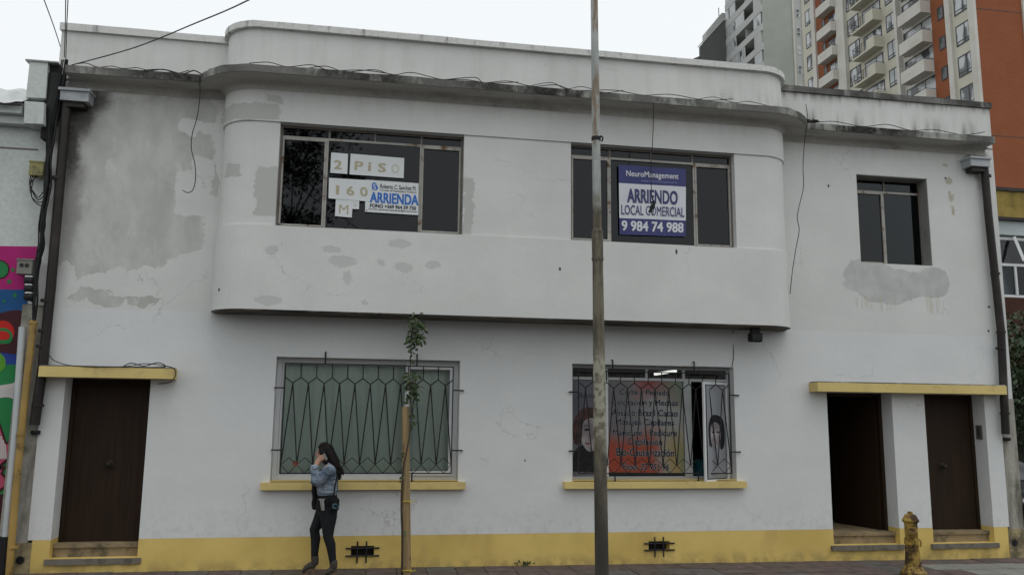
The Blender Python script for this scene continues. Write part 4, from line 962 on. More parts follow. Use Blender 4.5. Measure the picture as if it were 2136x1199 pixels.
# slanted vent stay of the tilted top light
MB().tube([at(2116, 495, YN-.05), at(2137, 545, YN-.35)], .05, 4).build('tilted_sash', M_PVC, Wn)
box('room_back', (15.4, YN+.5, .0), (22, YN+.6, zf), mat('pale_blind', (.40, .44, .43), .9, bump=0), RN)
hd = MB(); rnd = random.Random(9)
hx0, hx1 = 15.4, 20.5; zt2 = Z(2125, 615, 5.2)
for i in range(16000):
    x = rnd.uniform(hx0, hx1); y = 5.2+rnd.uniform(-.6, .6); top_ = zt2-.35+.35*math.sin((x-15.0)*1.0)+.2*math.sin(x*5); z = rnd.uniform(1.5, max(1.6, top_))
    k = rnd.uniform(.04, .085); d = Vector((rnd.gauss(0, 1), rnd.gauss(0, 1)-.5, rnd.gauss(0, 1)+.4)).normalized(); a_ = d.orthogonal().normalized(); b_ = d.cross(a_); p = Vector((x, y, z))
    hd.q(p-a_*k, p+b_*k*.45, p+a_*k, p-b_*k*.45)
HG = thing('hedge', 'dark green hedge beyond the right corner of the white building', 'hedge', (17.4, 5.2, 0))
def leaf_mat(name, c1, c2, sub=.2):
    t = NT(name); t.col(t.mix(t.noise(scale=4, detail=3), c1, c2)); t.rough(.55); return t.m
hd.build('foliage', leaf_mat('dark_hedge_leaf', (.018, .035, .014), (.05, .085, .03)), HG, fix=False)
MB().box((hx0+.2, 4.9, .0), (hx1-.2, 5.5, 3.2)).build('stems', mat('hedge_core', (.02, .022, .014), .95, .3, 8, bump=0), HG)
# ------------------------------------------------------------------ dark car past the corner
M_CARB = mat('black_car_paint', (.010, .010, .012), .25, .1, 3, bump=0, spec=.5)
car = thing('parked_car', 'black car parked beyond the right corner, mostly hidden', 'car', (16.0, 2.9, slope(16)))
cx0, cx1 = 15.16, 16.84
prof = [(.9, .30), (.86, .62), (.95, .82), (1.95, 1.0), (2.55, 1.46), (4.1, 1.5), (4.75, 1.05), (4.85, .6), (4.8, .30)]
pp = smooth_path([Vector((0, a_, b_)) for a_, b_ in prof], 4); mb = MB(); n = len(pp)
for inset, x in ((.12, cx0), (.0, cx0+.10), (0, cx1-.10), (.12, cx1)):
    for p in pp: z = p.z if p.z < .9 else p.z-inset*.35; mb.V.append(Vector((x+(0 if z < .95 else (.16 if x < 16 else -.16)*(z-.95)/.5), p.y+(inset*.3 if p.y < 2 else -inset*.3), z+slope(16))))
for r in range(3):
    for i in range(n-1): a_ = r*n+i; mb.F.append((a_, a_+1, a_+n+1, a_+n))
mb.F += [tuple(range(n)), tuple(range(3*n, 4*n))]
mb.build('body', M_CARB, car, smooth=True)
MB().q((cx0+.32, 1.98, 1.0), (cx1-.32, 1.98, 1.0), (cx1-.36, 2.5, 1.40), (cx0+.36, 2.5, 1.40)).build('windscreen', mat('car_glass', (.02, .025, .025), .1, .05, 1, bump=0, spec=.6), car)
for x in (cx0+.28, cx1-.28):
    hl = MB().lathe([(.09, 0), (.08, .02), (.02, .03)], (0, 0, 0), 12).build('headlight', mat('headlight_glass', (.6, .62, .62), .15, .05, 2, bump=0), car, smooth=True)
    hl.data.transform(Matrix.Translation((x, .875, .68)) @ Matrix.Rotation(R(90), 4, 'X'))
for x in (cx0+.10, cx1-.10):
    for y in (1.55, 4.1):
        w_ = MB().lathe([(.30, -.09), (.33, -.06), (.33, .06), (.30, .09)], (0, 0, 0), 20).build('wheel', M_BLACK, car, smooth=True)
        w_.data.transform(Matrix.Translation((x, y, .30+slope(16))) @ Matrix.Rotation(R(90), 4, 'Y'))
        r_ = MB().lathe([(.20, -.095), (.19, .095)], (0, 0, 0), 16).build('rim', M_GREYF, w_); r_.data.transform(Matrix.Translation((x, y, .30+slope(16))) @ Matrix.Rotation(R(90), 4, 'Y'))
o = box('garden_wall', (15.0, 5.95, -.3), (24, 6.1, Z(2128, 903, 5.95)), mat('pale_green_wall', (.40, .46, .42), .8, .15, 2), None); tag(o, 'pale green low wall behind the parked black car', 'wall')

# ------------------------------------------------------------------ apartment tower (orange and cream)
TX = 49.0
M_BRK = None
def brick_mat(name, c1, c2, mort):
    t = NT(name); sx2 = t.sep(t.pos)
    cb = t.n('ShaderNodeCombineXYZ'); t.l(t.math('ADD', sx2[0], sx2[1]), cb.inputs[0]); t.l(sx2[2], cb.inputs[1])
    b = t.n('ShaderNodeTexBrick'); t.l(cb.outputs[0], b.inputs['Vector']); b.inputs['Scale'].default_value = 1; b.inputs['Brick Width'].default_value = .3; b.inputs['Row Height'].default_value = .1; b.inputs['Mortar Size'].default_value = .008
    b.inputs['Color1'].default_value = c1+(1,); b.inputs['Color2'].default_value = c2+(1,); b.inputs['Mortar'].default_value = mort+(1,)
    t.col(t.mix(t.mr(t.noise(scale=.5, detail=5), .3, .7, 0, .35), b.outputs[0], tuple(k*.7 for k in c1))); t.rough(.9); return t.m
M_ORG = brick_mat('orange_brick', (.30, .092, .033), (.265, .078, .028), (.22, .08, .038))
M_CRM = mat('cream_render', (.56, .54, .45), .85, .08, .3, dirt=(.43, .41, .34), dirt_amt=.4, dscale=.5, bump=0)
M_OFFW = mat('off_white_render', (.60, .585, .54), .85, .08, .3, dirt=(.42, .38, .31), dirt_amt=.45, dscale=.6, bump=0)
M_TFRAME = mat('dark_window_frame', (.05, .05, .055), .5, .1, 2, bump=0)
def tower_glass():
    t = NT('tower_glass'); n = t.noise(scale=1.0, detail=1, sc=(1, .9, .6)); t.col(t.mix(t.mr(n, .42, .54), (.07, .075, .08), (.50, .52, .53))); t.rough(.08); t.b.inputs['Specular IOR Level'].default_value = .6; return t.m
M_TG = tower_glass()
M_TGD = mat('dark_tower_glass', (.06, .07, .07), .12, .2, 1.2, bump=0, spec=.5)
M_TGL = mat('curtained_glass', (.42, .44, .45), .15, .15, 1.2, bump=0, spec=.5)
TW = thing('apartment_tower', 'orange and cream apartment tower with stacked balconies behind the right parapet', 'apartment tower', (TX, 40.16, 0))
ZT0, ZT1 = -.4, 54.0
def tbox(name, x0, x1, y0, y1, z0, z1, m, par=None): return MB().box((x0, y0, z0), (x1, y1, z1)).build(name, m, par or TW)
tbox('core', TX+.30, 66, 40.46, 64.8, ZT0, ZT1, M_CRM)
tbox('brick_front', TX+.05, 53.0, 40.16, 40.45, ZT0, ZT1, M_ORG); tbox('brick_front', 53.9, 66, 40.16, 40.45, ZT0, ZT1, M_ORG); tbox('pilaster', 53.0, 53.9, 40.0, 40.455, ZT0, ZT1, M_OFFW)
for z in (33.0, 23.0): tbox('movement_joint', TX+.06, 52.99, 40.15, 40.159, z, z+.05, M_TFRAME)
cols = [('pilaster', 40.165, 40.76, .22, M_OFFW), ('cream_wall', 40.76, 42.70, .0, M_CRM), ('pilaster', 42.70, 43.24, .22, M_OFFW), ('brick_wall', 43.24, 45.06, .0, M_ORG), ('recess_wall', 45.06, 49.15, -.25, M_OFFW),
        ('pilaster', 49.15, 49.50, .22, M_OFFW), ('cream_wall', 49.50, 56.80, .0, M_CRM), ('pilaster', 56.80, 58.10, .32, M_OFFW), ('brick_wall', 58.10, 62.06, .0, M_ORG), ('pilaster', 62.06, 62.72, .22, M_OFFW), ('cream_wall', 62.72, 64.80, .0, M_CRM)]
for nm, ya, yb, d, m in cols: tbox(nm, TX-d, TX+.299, ya, yb, ZT0, ZT1, m)
FL = 2.545
def drift(y): return -(y-41.5)/22*.42
wcache = {}
def twindow(ya, yb, ztop, h, nm='window', vbar=True, lit=M_TG, xo=0.0):
    wd_ = yb-ya; key = (round(wd_, 2), round(h, 2), vbar, lit.name)
    if key not in wcache:
        f = MB(); f.box((-.03, 0, 0), (.03, .09, h)); f.box((-.03, wd_-.09, 0), (.03, wd_, h)); f.box((-.03, .09, h-.10), (.03, wd_-.09, h)); f.box((-.03, .09, 0), (.03, wd_-.09, .10))
        if vbar: f.box((-.03, wd_*.36-.04, .1), (.03, wd_*.36+.04, h-.1)); f.box((-.03, .09, h*.17), (.03, wd_-.09, h*.17+.07))
        g_ = MB().box((.0, .08, .08), (.02, wd_-.08, h-.08))
        mes = []
        for b_, mm in ((f, M_TFRAME), (g_, lit)):
            me = bpy.data.meshes.new('window'); me.from_pydata([tuple(v) for v in b_.V], [], b_.F); me.materials.append(mm); me.update(); mes.append(me)
        wcache[key] = mes
    me1, me2 = wcache[key]; L_ = (TX-.015+xo, ya, ztop-h)
    w_ = link(nm, me1, None, TW, L_); link('pane', me2, None, w_, (L_[0]-.012, L_[1], L_[2]))
def balcony(ya, yb, zb, hb, proj, m, rail=None):
    o = MB().box((TX-proj, ya, zb), (TX-.001 if not rail else TX-.001, yb, zb+.16)); x0_, x1_ = TX-proj, TX-.001
    if not rail:
        o.box((x0_, ya, zb+.16), (x0_+.12, yb, zb+hb)); o.box((x0_+.12, ya, zb+.16), (x1_, ya+.12, zb+hb)); o.box((x0_+.12, yb-.12, zb+.16), (x1_, yb, zb+hb))
    else:
        ym = ya+rail; o.box((x0_, ya, zb+.16), (x0_+.12, ym, zb+hb)); o.box((x0_+.12, ya, zb+.16), (x1_, ya+.12, zb+hb)); o.box((x0_, yb-.12, zb+.16), (x0_+.3, yb, zb+.55))
    ob = o.build('balcony', m, TW)
    r_ = MB()
    if rail:
        for k in range(5): r_.tube([(x0_+.06, ya+rail, zb+.35+k*.17), (x0_+.06, yb-.06, zb+.35+k*.17)], .018, 4)
        for k in range(4): yy = ya+rail+.05+(yb-ya-rail-.15)*k/3; r_.tube([(x0_+.06, yy, zb+.16), (x0_+.06, yy, zb+1.12)], .03, 4)
        r_.tube([(x0_+.06, yb-.06, zb+1.02), (x1_, yb-.06, zb+1.02)], .025, 4)
    r_.tube([(x0_+.06, ya+.06, zb+hb+.10), (x1_, ya+.06, zb+hb+.10)], .025, 4); r_.tube([(x0_+.06, ya+.06, zb+hb+.10), (x0_+.06, yb-.06, zb+hb+.10)], .02, 4)
    r_.build('railing', M_TFRAME, ob)
pA_ = TX-at(1923, 75, 45.10).x
for k in range(-5, 8):
    z = 30.0+k*FL
    twindow(40.92, 42.38, z, 1.66)
    twindow(43.57, 44.28, z-.03, 1.08, 'small_window', False, M_TGD)
    balcony(45.08, atx(1876, 110, TX-pA_).y, atx(1923, 87, TX-pA_).z+(k-1)*FL, 1.02, pA_, M_OFFW)
    twindow(45.2, 48.9, z-.1+drift(47)+.15, 2.1, 'balcony_door', True, M_TG, .25-.02)
    twindow(49.66, 50.80, z+FL*0-.02+drift(50)+.15, 1.56, 'window', True, M_TGL if k % 3 else M_TG)
    zB = atx(1832, 91, TX-.9).z+(k-2)*FL
    balcony(51.35, 54.75, zB, 1.02, .95, M_CRM, 1.15)
    twindow(51.5, 54.2, zB+2.15, 2.1, 'balcony_door', True, M_TGL if k % 2 else M_TG)
    twindow(54.84, 56.65, 37.50+(k-3)*FL*.99, 1.62)
    balcony(58.12, 60.72, atx(1716, 78, TX-.8).z+(k-4)*FL*.985, .95, .85, M_OFFW)
    twindow(58.3, 59.9, atx(1716, 78, TX-.8).z+(k-4)*FL*.985+2.2, 2.05, 'balcony_door', True, M_TG)
    twindow(60.45, 61.0, 39.68+(k-4)*FL*.985, .82, 'small_window', False, M_TGD)
    twindow(62.88, 64.08, 42.16+(k-5)*FL*.985, 1.62)
tbox('roof_slab', TX-.1, 66.1, 40.1, 64.9, ZT1, ZT1+.4, M_OFFW)

# ------------------------------------------------------------------ grey tower
KG = .8
def gp_(v): return CAM+(Vector(v)-CAM)*KG
GX, GYF = gp_((65.315, 105, 0)).x, gp_((0, 105, 0)).y
GYB = gp_((0, 118.13, 0)).y
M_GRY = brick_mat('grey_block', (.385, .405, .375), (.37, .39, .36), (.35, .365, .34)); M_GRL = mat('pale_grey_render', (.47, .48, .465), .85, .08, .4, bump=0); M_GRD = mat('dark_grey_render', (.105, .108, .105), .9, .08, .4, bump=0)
GT = thing('grey_tower', 'grey apartment tower with recessed balconies behind the parapet, left of the orange one', 'apartment tower', (GX, GYF, 0))
def gbox(name, a_, b_, m, par=None): return MB().box(a_, b_).build(name, m, par or GT)
ZG1 = 66.0
gbox('front', (GX+.25, GYF, -.4), (gp_((70.75, 105, 0)).x, GYF+1, ZG1), M_GRY)
gbox('core', (GX+2.2, GYF+1.002, -.4), (64, GYB, ZG1), M_GRL)
gx1, gx2 = gp_((70.75, 105, 0)).x, gp_((72.6, 105, 0)).x
gbox('pilaster', (gx1, GYF-.15, -.4), (gx1+.22, GYF+1.2, ZG1), M_OFFW); gbox('stair_strip', (gx1+.22, GYF+.2, -.4), (gx2, GYF+1.2, ZG1), M_GRL); gbox('pilaster', (gx2, GYF-.1, -.4), (gx2+.3, GYF+1.2, ZG1), M_OFFW)
FG = 3.235*KG
zw_ = gp_((0, 105, 67.9)).z
xw = gp_((71.9, 105, 0)).x
for k in range(-5, 5):
    z = zw_+k*FG
    for dz in (0, -.62):
        w_ = gbox('small_window', (xw-.26, GYF+.14, z+dz-.24), (xw+.26, GYF+.199, z+dz+.24), M_PVC); gbox('pane', (xw-.20, GYF+.12, z+dz-.19), (xw+.20, GYF+.139, z+dz+.19), M_TG, w_)
# side face: bands (parapets) and open loggias
def gy(y): return gp_((0, y, 0)).y
def gz(z): return gp_((0, 0, z)).z
gbox('front_return', (GX+.251, GYF+1.002, -.4), (GX+.6, gy(105.4)+.7, ZG1), M_GRY)
for k in range(-6, 4):
    zb0, zb1 = gz(63.80)+1.35*0+k*FG+.02, gz(65.0)+k*FG
    gbox('band', (GX, GYF+.02, zb0), (GX+2.19, GYB, zb1), M_GRL)
    z0, z1 = zb1, zb0+FG
    # alternating glazed bays and loggias, staggered between storeys
    a0 = gy(105.0)+.05
    if k % 2 == 0: segs = [('g', 105.3, 107.75), ('o', 107.75, 111.0), ('o', 111.15, 114.3), ('g', 114.3, 118.1)]
    else: segs = [('w', 105.3, 107.6), ('o', 107.6, 111.1), ('g', 111.1, 118.1)]
    for kd, ya, yb in segs:
        ya, yb = gy(ya), gy(yb)
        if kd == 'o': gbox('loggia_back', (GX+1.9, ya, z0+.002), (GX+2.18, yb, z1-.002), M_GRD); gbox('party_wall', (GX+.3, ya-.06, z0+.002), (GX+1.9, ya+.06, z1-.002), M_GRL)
        elif kd == 'w': gbox('side_wall', (GX+.02, ya, z0+.002), (GX+.3, yb, z1-.002), M_GRL)
        else:
            w_ = gbox('window', (GX+.06, ya, z0+.002), (GX+.14, yb, z1-.002), M_PVC); nP = max(2, int((yb-ya)/.75))
            for i in range(nP):
                pa, pb = ya+(yb-ya)*i/nP+.07, ya+(yb-ya)*(i+1)/nP-.07
                gbox('pane', (GX+.035, pa, z0+.1), (GX+.055, pb, z1-.12), M_TGL if (i+k) % 4 else M_TG, w_)
zt3 = gz(71.2)
gbox('roof_band', (GX-.1, GYF-.02, gz(63.80)+4*FG+.03), (GX+2.4, GYB, ZG1+.3), M_GRL)
# lower dark wing and stair head further back
gY2 = GYB+.02
dk0, dk1 = gp_((60.6, 118.13, 66.8)), gp_((64.99, 118.13, 71.9))
wing = MB().slab([(dk0.x, 0, -.4), (GX+.8, 0, -.4), (GX+.8, 0, dk1.z), (dk1.x, 0, dk1.z), (dk0.x, 0, dk0.z)], gY2, gY2+.6).build('dark_wing', M_GRD, GT)
MB().slab([(dk0.x-.12, 0, dk0.z-.02), (dk1.x, 0, dk1.z+.02), (GX+.8, 0, dk1.z+.02), (GX+.8, 0, dk1.z+.26), (dk1.x-.1, 0, dk1.z+.26), (dk0.x-.12, 0, dk0.z+.2)], gY2-.1, gY2+.8).build('wing_coping', M_GRL, GT)
u0, u1, u2 = gp_((62.86, 118.13, 70.87)), gp_((65.9, 118.13, 74.72)), gp_((68.5, 118.13, 74.8))
MB().slab([(u0.x, 0, 40), (u2.x, 0, 40), (u2.x, 0, u2.z), (u1.x, 0, u1.z), (u0.x, 0, u0.z)], gY2+2, gY2+3.5).build('stair_head', M_GRL, GT)
v0 = gp_((59.41, 118.13, 64.5)); MB().slab([(v0.x, 0, -.4), (dk0.x-.002, 0, -.4), (dk0.x-.002, 0, dk0.z-2.2+.8), (v0.x, 0, v0.z)], gY2+.3, gY2+.6).build('rear_wing', M_GRD, GT)
MB().tube([(u1.x, gY2+3, u1.z), (u1.x, gY2+3, u1.z+1.3)], .06, 5).build('antenna', M_TFRAME, GT)

# ------------------------------------------------------------------ street pole
PY = -1.9
def pole_mat():
    t = NT('weathered_pole'); s2 = t.sep(t.pos); zz_ = t.math('ADD', s2[2], t.math('MULTIPLY', t.math('SUBTRACT', t.noise(scale=2.5, detail=5), .5), 1.6))
    c = t.mix(t.mr(t.noise(scale=6, detail=6, sc=(1, 1, .35)), .35, .65), (.30, .33, .32), (.42, .44, .42))
    c = t.mix(t.mr(t.noise(scale=3.0, detail=7, rough=.7, sc=(2.2, 2.2, .35)), .47, .60, 0, .85), c, (.19, .115, .055))
    low = t.mix(t.mr(t.noise(scale=4, detail=7, sc=(2, 2, .5)), .4, .6), (.075, .065, .048), (.17, .15, .105))
    c = t.mix(t.mr(zz_, 5.0, 4.5), c, low)
    c = t.mix(t.math('MULTIPLY', t.math('MULTIPLY', t.mr(zz_, 3.0, 2.6), t.mr(zz_, 1.6, 2.0)), t.mr(t.noise(scale=9, detail=6), .42, .58)), c, (.34, .33, .26))
    c = t.mix(t.mr(zz_, 1.5, .9, 0, .75), c, (.035, .032, .026))
    t.col(c); t.rough(.8); t.bump(t.noise(scale=25, detail=6), .5, .006); return t.m
pb_, pt_ = at(1255.5, 1199, PY), at(1239.5, 0, PY)
def pp_(v): f = (1199-v)/1199; return at(1255.5-16*f, v, PY)
pole = thing('street_pole', 'tall weathered steel street pole standing before the right windows', 'pole', (pp_(1199).x+.0, PY, slope(7)))
d_ = (pt_-pb_).normalized(); foot = pb_-d_*((pb_.z-slope(7, PY))/d_.z+.05)
M_POLE = pole_mat()
MB().tube([foot, pp_(1000), pp_(750), pp_(545)], [.083, .080, .074, .067], 20).build('shaft', M_POLE, pole, smooth=True)
MB().tube([pp_(545), pp_(500), pp_(484), pp_(478)], [.070, .072, .070, .056], 20).build('joint', M_POLE, pole, smooth=True)
MB().tube([pp_(480), pp_(290), pp_(0), pp_(0)+d_*1.5], [.055, .053, .047, .044], 20).build('shaft', M_POLE, pole, smooth=True)
for v, r, h_ in ((290, .060, .05), (540, .076, .03), (322, .056, .014), (332, .056, .012), (484, .074, .03)):
    p = pp_(v); MB().tube([p-d_*h_/2, p+d_*h_/2], r, 16).build('band', M_BLACK if v == 290 else M_POLE, pole)
p = pp_(288); MB().tube(smooth_path([p+Vector((.05, -.03, .02)), p+Vector((.075, -.05, -.01)), p+Vector((.06, -.06, -.06))], 3), .012, 5).build('loose_tape', M_BLACK, pole)

# ------------------------------------------------------------------ hydrant
HY = -1.2; hc = at(1902, 1130, HY); hz0 = slope(hc.x, HY)
M_HYD = rusty('rusty_yellow_paint', (.46, .30, .05), (.07, .036, .015), .40, .57, 6)
hyd = thing('fire_hydrant', 'rusty yellow fire hydrant on the pavement between the right doors', 'hydrant', (hc.x, HY, hz0))
def zh(v): return Z(1902, v, HY)-hz0
cc = (hc.x, HY, hz0)
MB().lathe([(.17, -.02), (.17, zh(1192)), (.15, zh(1189)), (.13, zh(1187)), (.125, zh(1183)), (.115, zh(1181)), (.108, zh(1179))], cc, 24).build('base', M_HYD, hyd, smooth=True)
bar_ = MB(); nF = 36; pr = [(.105, zh(1180)), (.092, zh(1160)), (.084, zh(1135))]
for r_, z_ in pr:
    for j in range(nF):
        a_ = 2*math.pi*j/nF; rr = r_*(1.0+(.035 if j % 2 else -.035)); bar_.V.append(Vector((cc[0]+rr*math.cos(a_), cc[1]+rr*math.sin(a_), cc[2]+z_)))
for i in range(len(pr)-1):
    for j in range(nF): a0 = i*nF+j; a1 = i*nF+(j+1) % nF; bar_.F.append((a0, a1, a1+nF, a0+nF))
bar_.F += [tuple(range(nF))[::-1], tuple(range((len(pr)-1)*nF, len(pr)*nF))]
bar_.build('barrel', M_HYD, hyd)
MB().lathe([(.086, zh(1135)), (.097, zh(1134)), (.097, zh(1128)), (.088, zh(1127)), (.097, zh(1126)), (.095, zh(1122)), (.082, zh(1121))], cc, 24).build('collar', M_HYD, hyd, smooth=True)
MB().lathe([(.083, zh(1122)), (.084, zh(1095)), (.084, zh(1089))], cc, 24).build('upper_barrel', M_HYD, hyd, smooth=True)
MB().lathe([(.084, zh(1090)), (.108, zh(1086.5)), (.110, zh(1084)), (.095, zh(1080)), (.072, zh(1073)), (.034, zh(1070.5)), (.032, zh(1066)), (.0, zh(1066))], cc, 24).build('bonnet', M_HYD, hyd, smooth=True)
ou = MB().lathe([(.05, 0), (.055, .03), (.066, .032), (.066, .06), (.04, .066), (.03, .07), (.018, .075), (.018, .10)], (0, 0, 0), 18).build('outlet_cap', rusty('rusty_cap', (.26, .16, .03), (.08, .04, .015), .45, .6, 9), hyd, smooth=True)
ou.data.transform(Matrix.Translation((cc[0], HY, hz0+zh(1109))) @ Matrix.Rotation(R(-30), 4, 'Z') @ Matrix.Translation((0, -.065, 0)) @ Matrix.Rotation(R(90), 4, 'X'))
MB().tube(smooth_path([(cc[0]+.095, HY-.03, hz0+zh(1124)), (cc[0]+.105, HY-.05, hz0+zh(1130)), (cc[0]+.10, HY-.04, hz0+zh(1139))], 3), .010, 6).build('chain_lug', M_HYD, hyd)

# ------------------------------------------------------------------ tree across the road (seen only mirrored in the upper panes)
st = thing('street_tree', 'tall leafy tree across the road, mirrored in the upper left window', 'tree', (.6, -24, slope(.6, -16)))
MB().tube([(.6, -24, -.3), (.5, -24, 3), (.8, -24.1, 6), (.7, -24, 10)], [.24, .19, .14, .06], 10).build('trunk', mat('grey_bark', (.10, .085, .07), .9, .3, 6), st, smooth=True)
tl = MB(); rnd = random.Random(77); cs = [Vector((.6+rnd.gauss(0, 1.3), -24+rnd.gauss(0, 1.3), rnd.uniform(6, 13.5))) for _ in range(34)]
for i in range(15000):
    c_ = rnd.choice(cs); p = c_+Vector((rnd.gauss(0, .5), rnd.gauss(0, .5), rnd.gauss(0, .42))); d = Vector((rnd.gauss(0, 1), rnd.gauss(0, 1), rnd.gauss(0, 1))).normalized(); a_ = d.orthogonal().normalized(); b_ = d.cross(a_); k = rnd.uniform(.06, .12)
    tl.q(p-a_*k, p+b_*k*.5, p+a_*k, p-b_*k*.5)
tl.build('crown', leaf_mat('tree_leaf', (.03, .05, .02), (.07, .10, .035)), st, fix=False)
for c_ in cs[:12]: MB().tube([(.7, -24, min(9.5, c_.z-1.5)), c_], [.05, .015], 5).build('limb', MATS['grey_bark'], st)

# ------------------------------------------------------------------ houses across the road (they close the street and show in the glass)
M_OPP = stained('dull_render', (.34, .33, .31), (.16, .15, .14), .5, .75, sc=(1, 1, .6)); M_OPW = mat('dark_shopfront', (.05, .05, .055), .3, .2, 1, bump=0)
for x0_, x1_, h_, lb in ((-26, -7.2, 6.2, 'grey two-storey house across the road, mirrored in the ground-floor glass'), (-7.0, 13.0, 5.2, 'low grey shop across the road facing the white building'), (13.2, 36, 6.6, 'grey house across the road facing the right doors')):
    oh = thing('opposite_house', lb, 'house', ((x0_+x1_)/2, -28, -.2)); MB().box((x0_, -36, -.4), (x1_, -28, h_)).build('wall', M_OPP, oh); MB().box((x0_-.1, -36.1, h_), (x1_+.1, -27.8, h_+.25)).build('roof', M_GRL, oh)
    n_ = int((x1_-x0_)/3)
    for i in range(n_): x_ = x0_+.8+i*3; MB().box((x_, -27.99, .2 if i % 3 == 0 else 1.0), (x_+1.5, -27.95, 2.5)).build('door' if i % 3 == 0 else 'window', M_OPW, oh)

# ------------------------------------------------------------------ sapling and its stake
SY = -.52
def wood():
    t = NT('pale_round_wood'); n = t.noise(scale=1, detail=6, sc=(22, 22, 1.4)); c = t.mix(t.mr(n, .3, .7), (.22, .15, .068), (.33, .235, .115))
    c = t.mix(t.mr(t.noise(scale=7, detail=5), .60, .68, 0, .7), c, (.13, .085, .04)); t.col(c); t.rough(.8); t.bump(n, .3, .004); return t.m
sb, stp = at(849, 1199, SY), at(845.5, 848, SY)
stake = thing('tree_stake', 'round wooden stake supporting the young tree', 'stake', (sb.x, SY, slope(5, SY)))
d_ = (stp-sb).normalized()
MB().tube([sb-d_*.12, sb+(stp-sb)*.5, stp], [.055, .052, .048], 14).build('post', wood(), stake, smooth=True)
M_TIE = mat('yellow_tie', (.50, .40, .03), .5, .1, 4, bump=0)
for v in (1047, 1188):
    p = sb+(stp-sb)*((1199-v)/351); MB().tube(smooth_path([p+Vector((.06*math.cos(a_), .062*math.sin(a_), .004*math.sin(3*a_))) for a_ in [i*.7 for i in range(10)]], 2), .007, 5).build('tie', M_TIE, stake)
    MB().tube([p+Vector((.02, -.06, 0)), p+Vector((.07, -.07, -.01)), p+Vector((.11, -.06, .006))], .005, 4).build('tie_end', M_TIE, stake)
tree = thing('young_tree', 'thin leafy young tree tied to the wooden stake', 'tree', (at(838, 1199, SY+.05).x, SY+.05, slope(5)))
M_BARK = mat('dark_bark', (.06, .045, .035), .85, .3, 10, bump=.4)
SP = [at(838, 1205, SY), at(839, 1120, SY-.02), at(837, 1050, SY-.03), at(841, 980, SY-.07), at(852, 920, SY-.08), at(858, 870, SY-.05), at(855, 800, SY-.04), at(857, 740, SY-.03), at(860, 690, SY-.02), at(862, 650, SY)]
SP[0].z = slope(5, SY)-.03
MB().tube(smooth_path(SP, 5), [.015-.0115*i/45 for i in range(46)], 7).build('trunk', M_BARK, tree, smooth=True)
M_LEAF = leaf_mat('sapling_leaf', (.035, .065, .022), (.085, .12, .045)); M_LEAFB = mat('brown_leaf', (.09, .05, .025), .7, .3, 8, bump=0)
cl = MB(); br = MB(); rnd = random.Random(12)
clus = [((868, 690), 46, 17, 22), ((876, 680), 24, 11, 9), ((860, 712), 26, 11, 12), ((870, 705), 20, 8, 12), ((860, 800), 26, 11, 14), ((866, 820), 24, 9, 14), ((858, 785), 16, 12, 9), ((852, 830), 14, 6, 18), ((857, 865), 7, 4, 14), ((860, 885), 5, 4, 10), ((842, 940), 3, 3, 14), ((838, 1000), 4, 3, 18), ((858, 740), 5, 4, 10), ((843, 1105), 3, 4, 6), ((862, 665), 9, 6, 8)]
def leaf(mb, p, L_, drop):
    d = Vector((rnd.gauss(0, .8), rnd.gauss(0, .8), -drop+rnd.gauss(0, .45))).normalized(); a_ = d.cross(Vector((rnd.gauss(0, 1), rnd.gauss(0, 1), .3))).normalized(); nn = d.cross(a_); w_ = L_*.24
    k = len(mb.V); mb.V += [p, p+d*L_*.35+a_*w_+nn*.006, p+d*L_*.75+a_*w_*.8, p+d*L_-nn*.012, p+d*L_*.75-a_*w_*.8, p+d*L_*.35-a_*w_+nn*.006, p+d*L_*.5-nn*.012]
    mb.F += [(k, k+1, k+6), (k+1, k+2, k+6), (k+2, k+3, k+6), (k+3, k+4, k+6), (k+4, k+5, k+6), (k+5, k, k+6)]
for (u, v), n_, ru, rv in clus:
    c0 = at(u, v, SY-.03)
    for i in range(n_):
        p = c0+Vector((rnd.gauss(0, ru/160*.55), rnd.gauss(0, .06), rnd.gauss(0, rv/160*.7)))
        leaf(cl, p, rnd.uniform(.055, .10), .55)
    for i in range(max(1, n_//6)):
        s_ = min(SP, key=lambda q_: (q_-c0).length); e = c0+Vector((rnd.gauss(0, ru/200), rnd.gauss(0, .05), rnd.gauss(0, rv/200)))
        br.tube([s_, (s_+e)/2+Vector((0, 0, .02)), e], [.005, .004, .002], 4)
cl.build('crown', M_LEAF, tree, fix=False); br.build('twigs', M_BARK, tree)
# weeds at the wall foot
wd_ = MB()
for u, n_ in ((1096, 14), (1075, 3), (1105, 6)):
    for i in range(n_):
        p = at(u, 1178, -.03); p = Vector((p.x+rnd.gauss(0, .03), -.03+rnd.uniform(-.02, .01), slope(p.x)+rnd.uniform(0, .05))); leaf(wd_, p, rnd.uniform(.03, .06), -.6)
tag(wd_.build('weed', M_LEAF, fix=False), 'small green weed at the foot of the ochre plinth', 'weed')

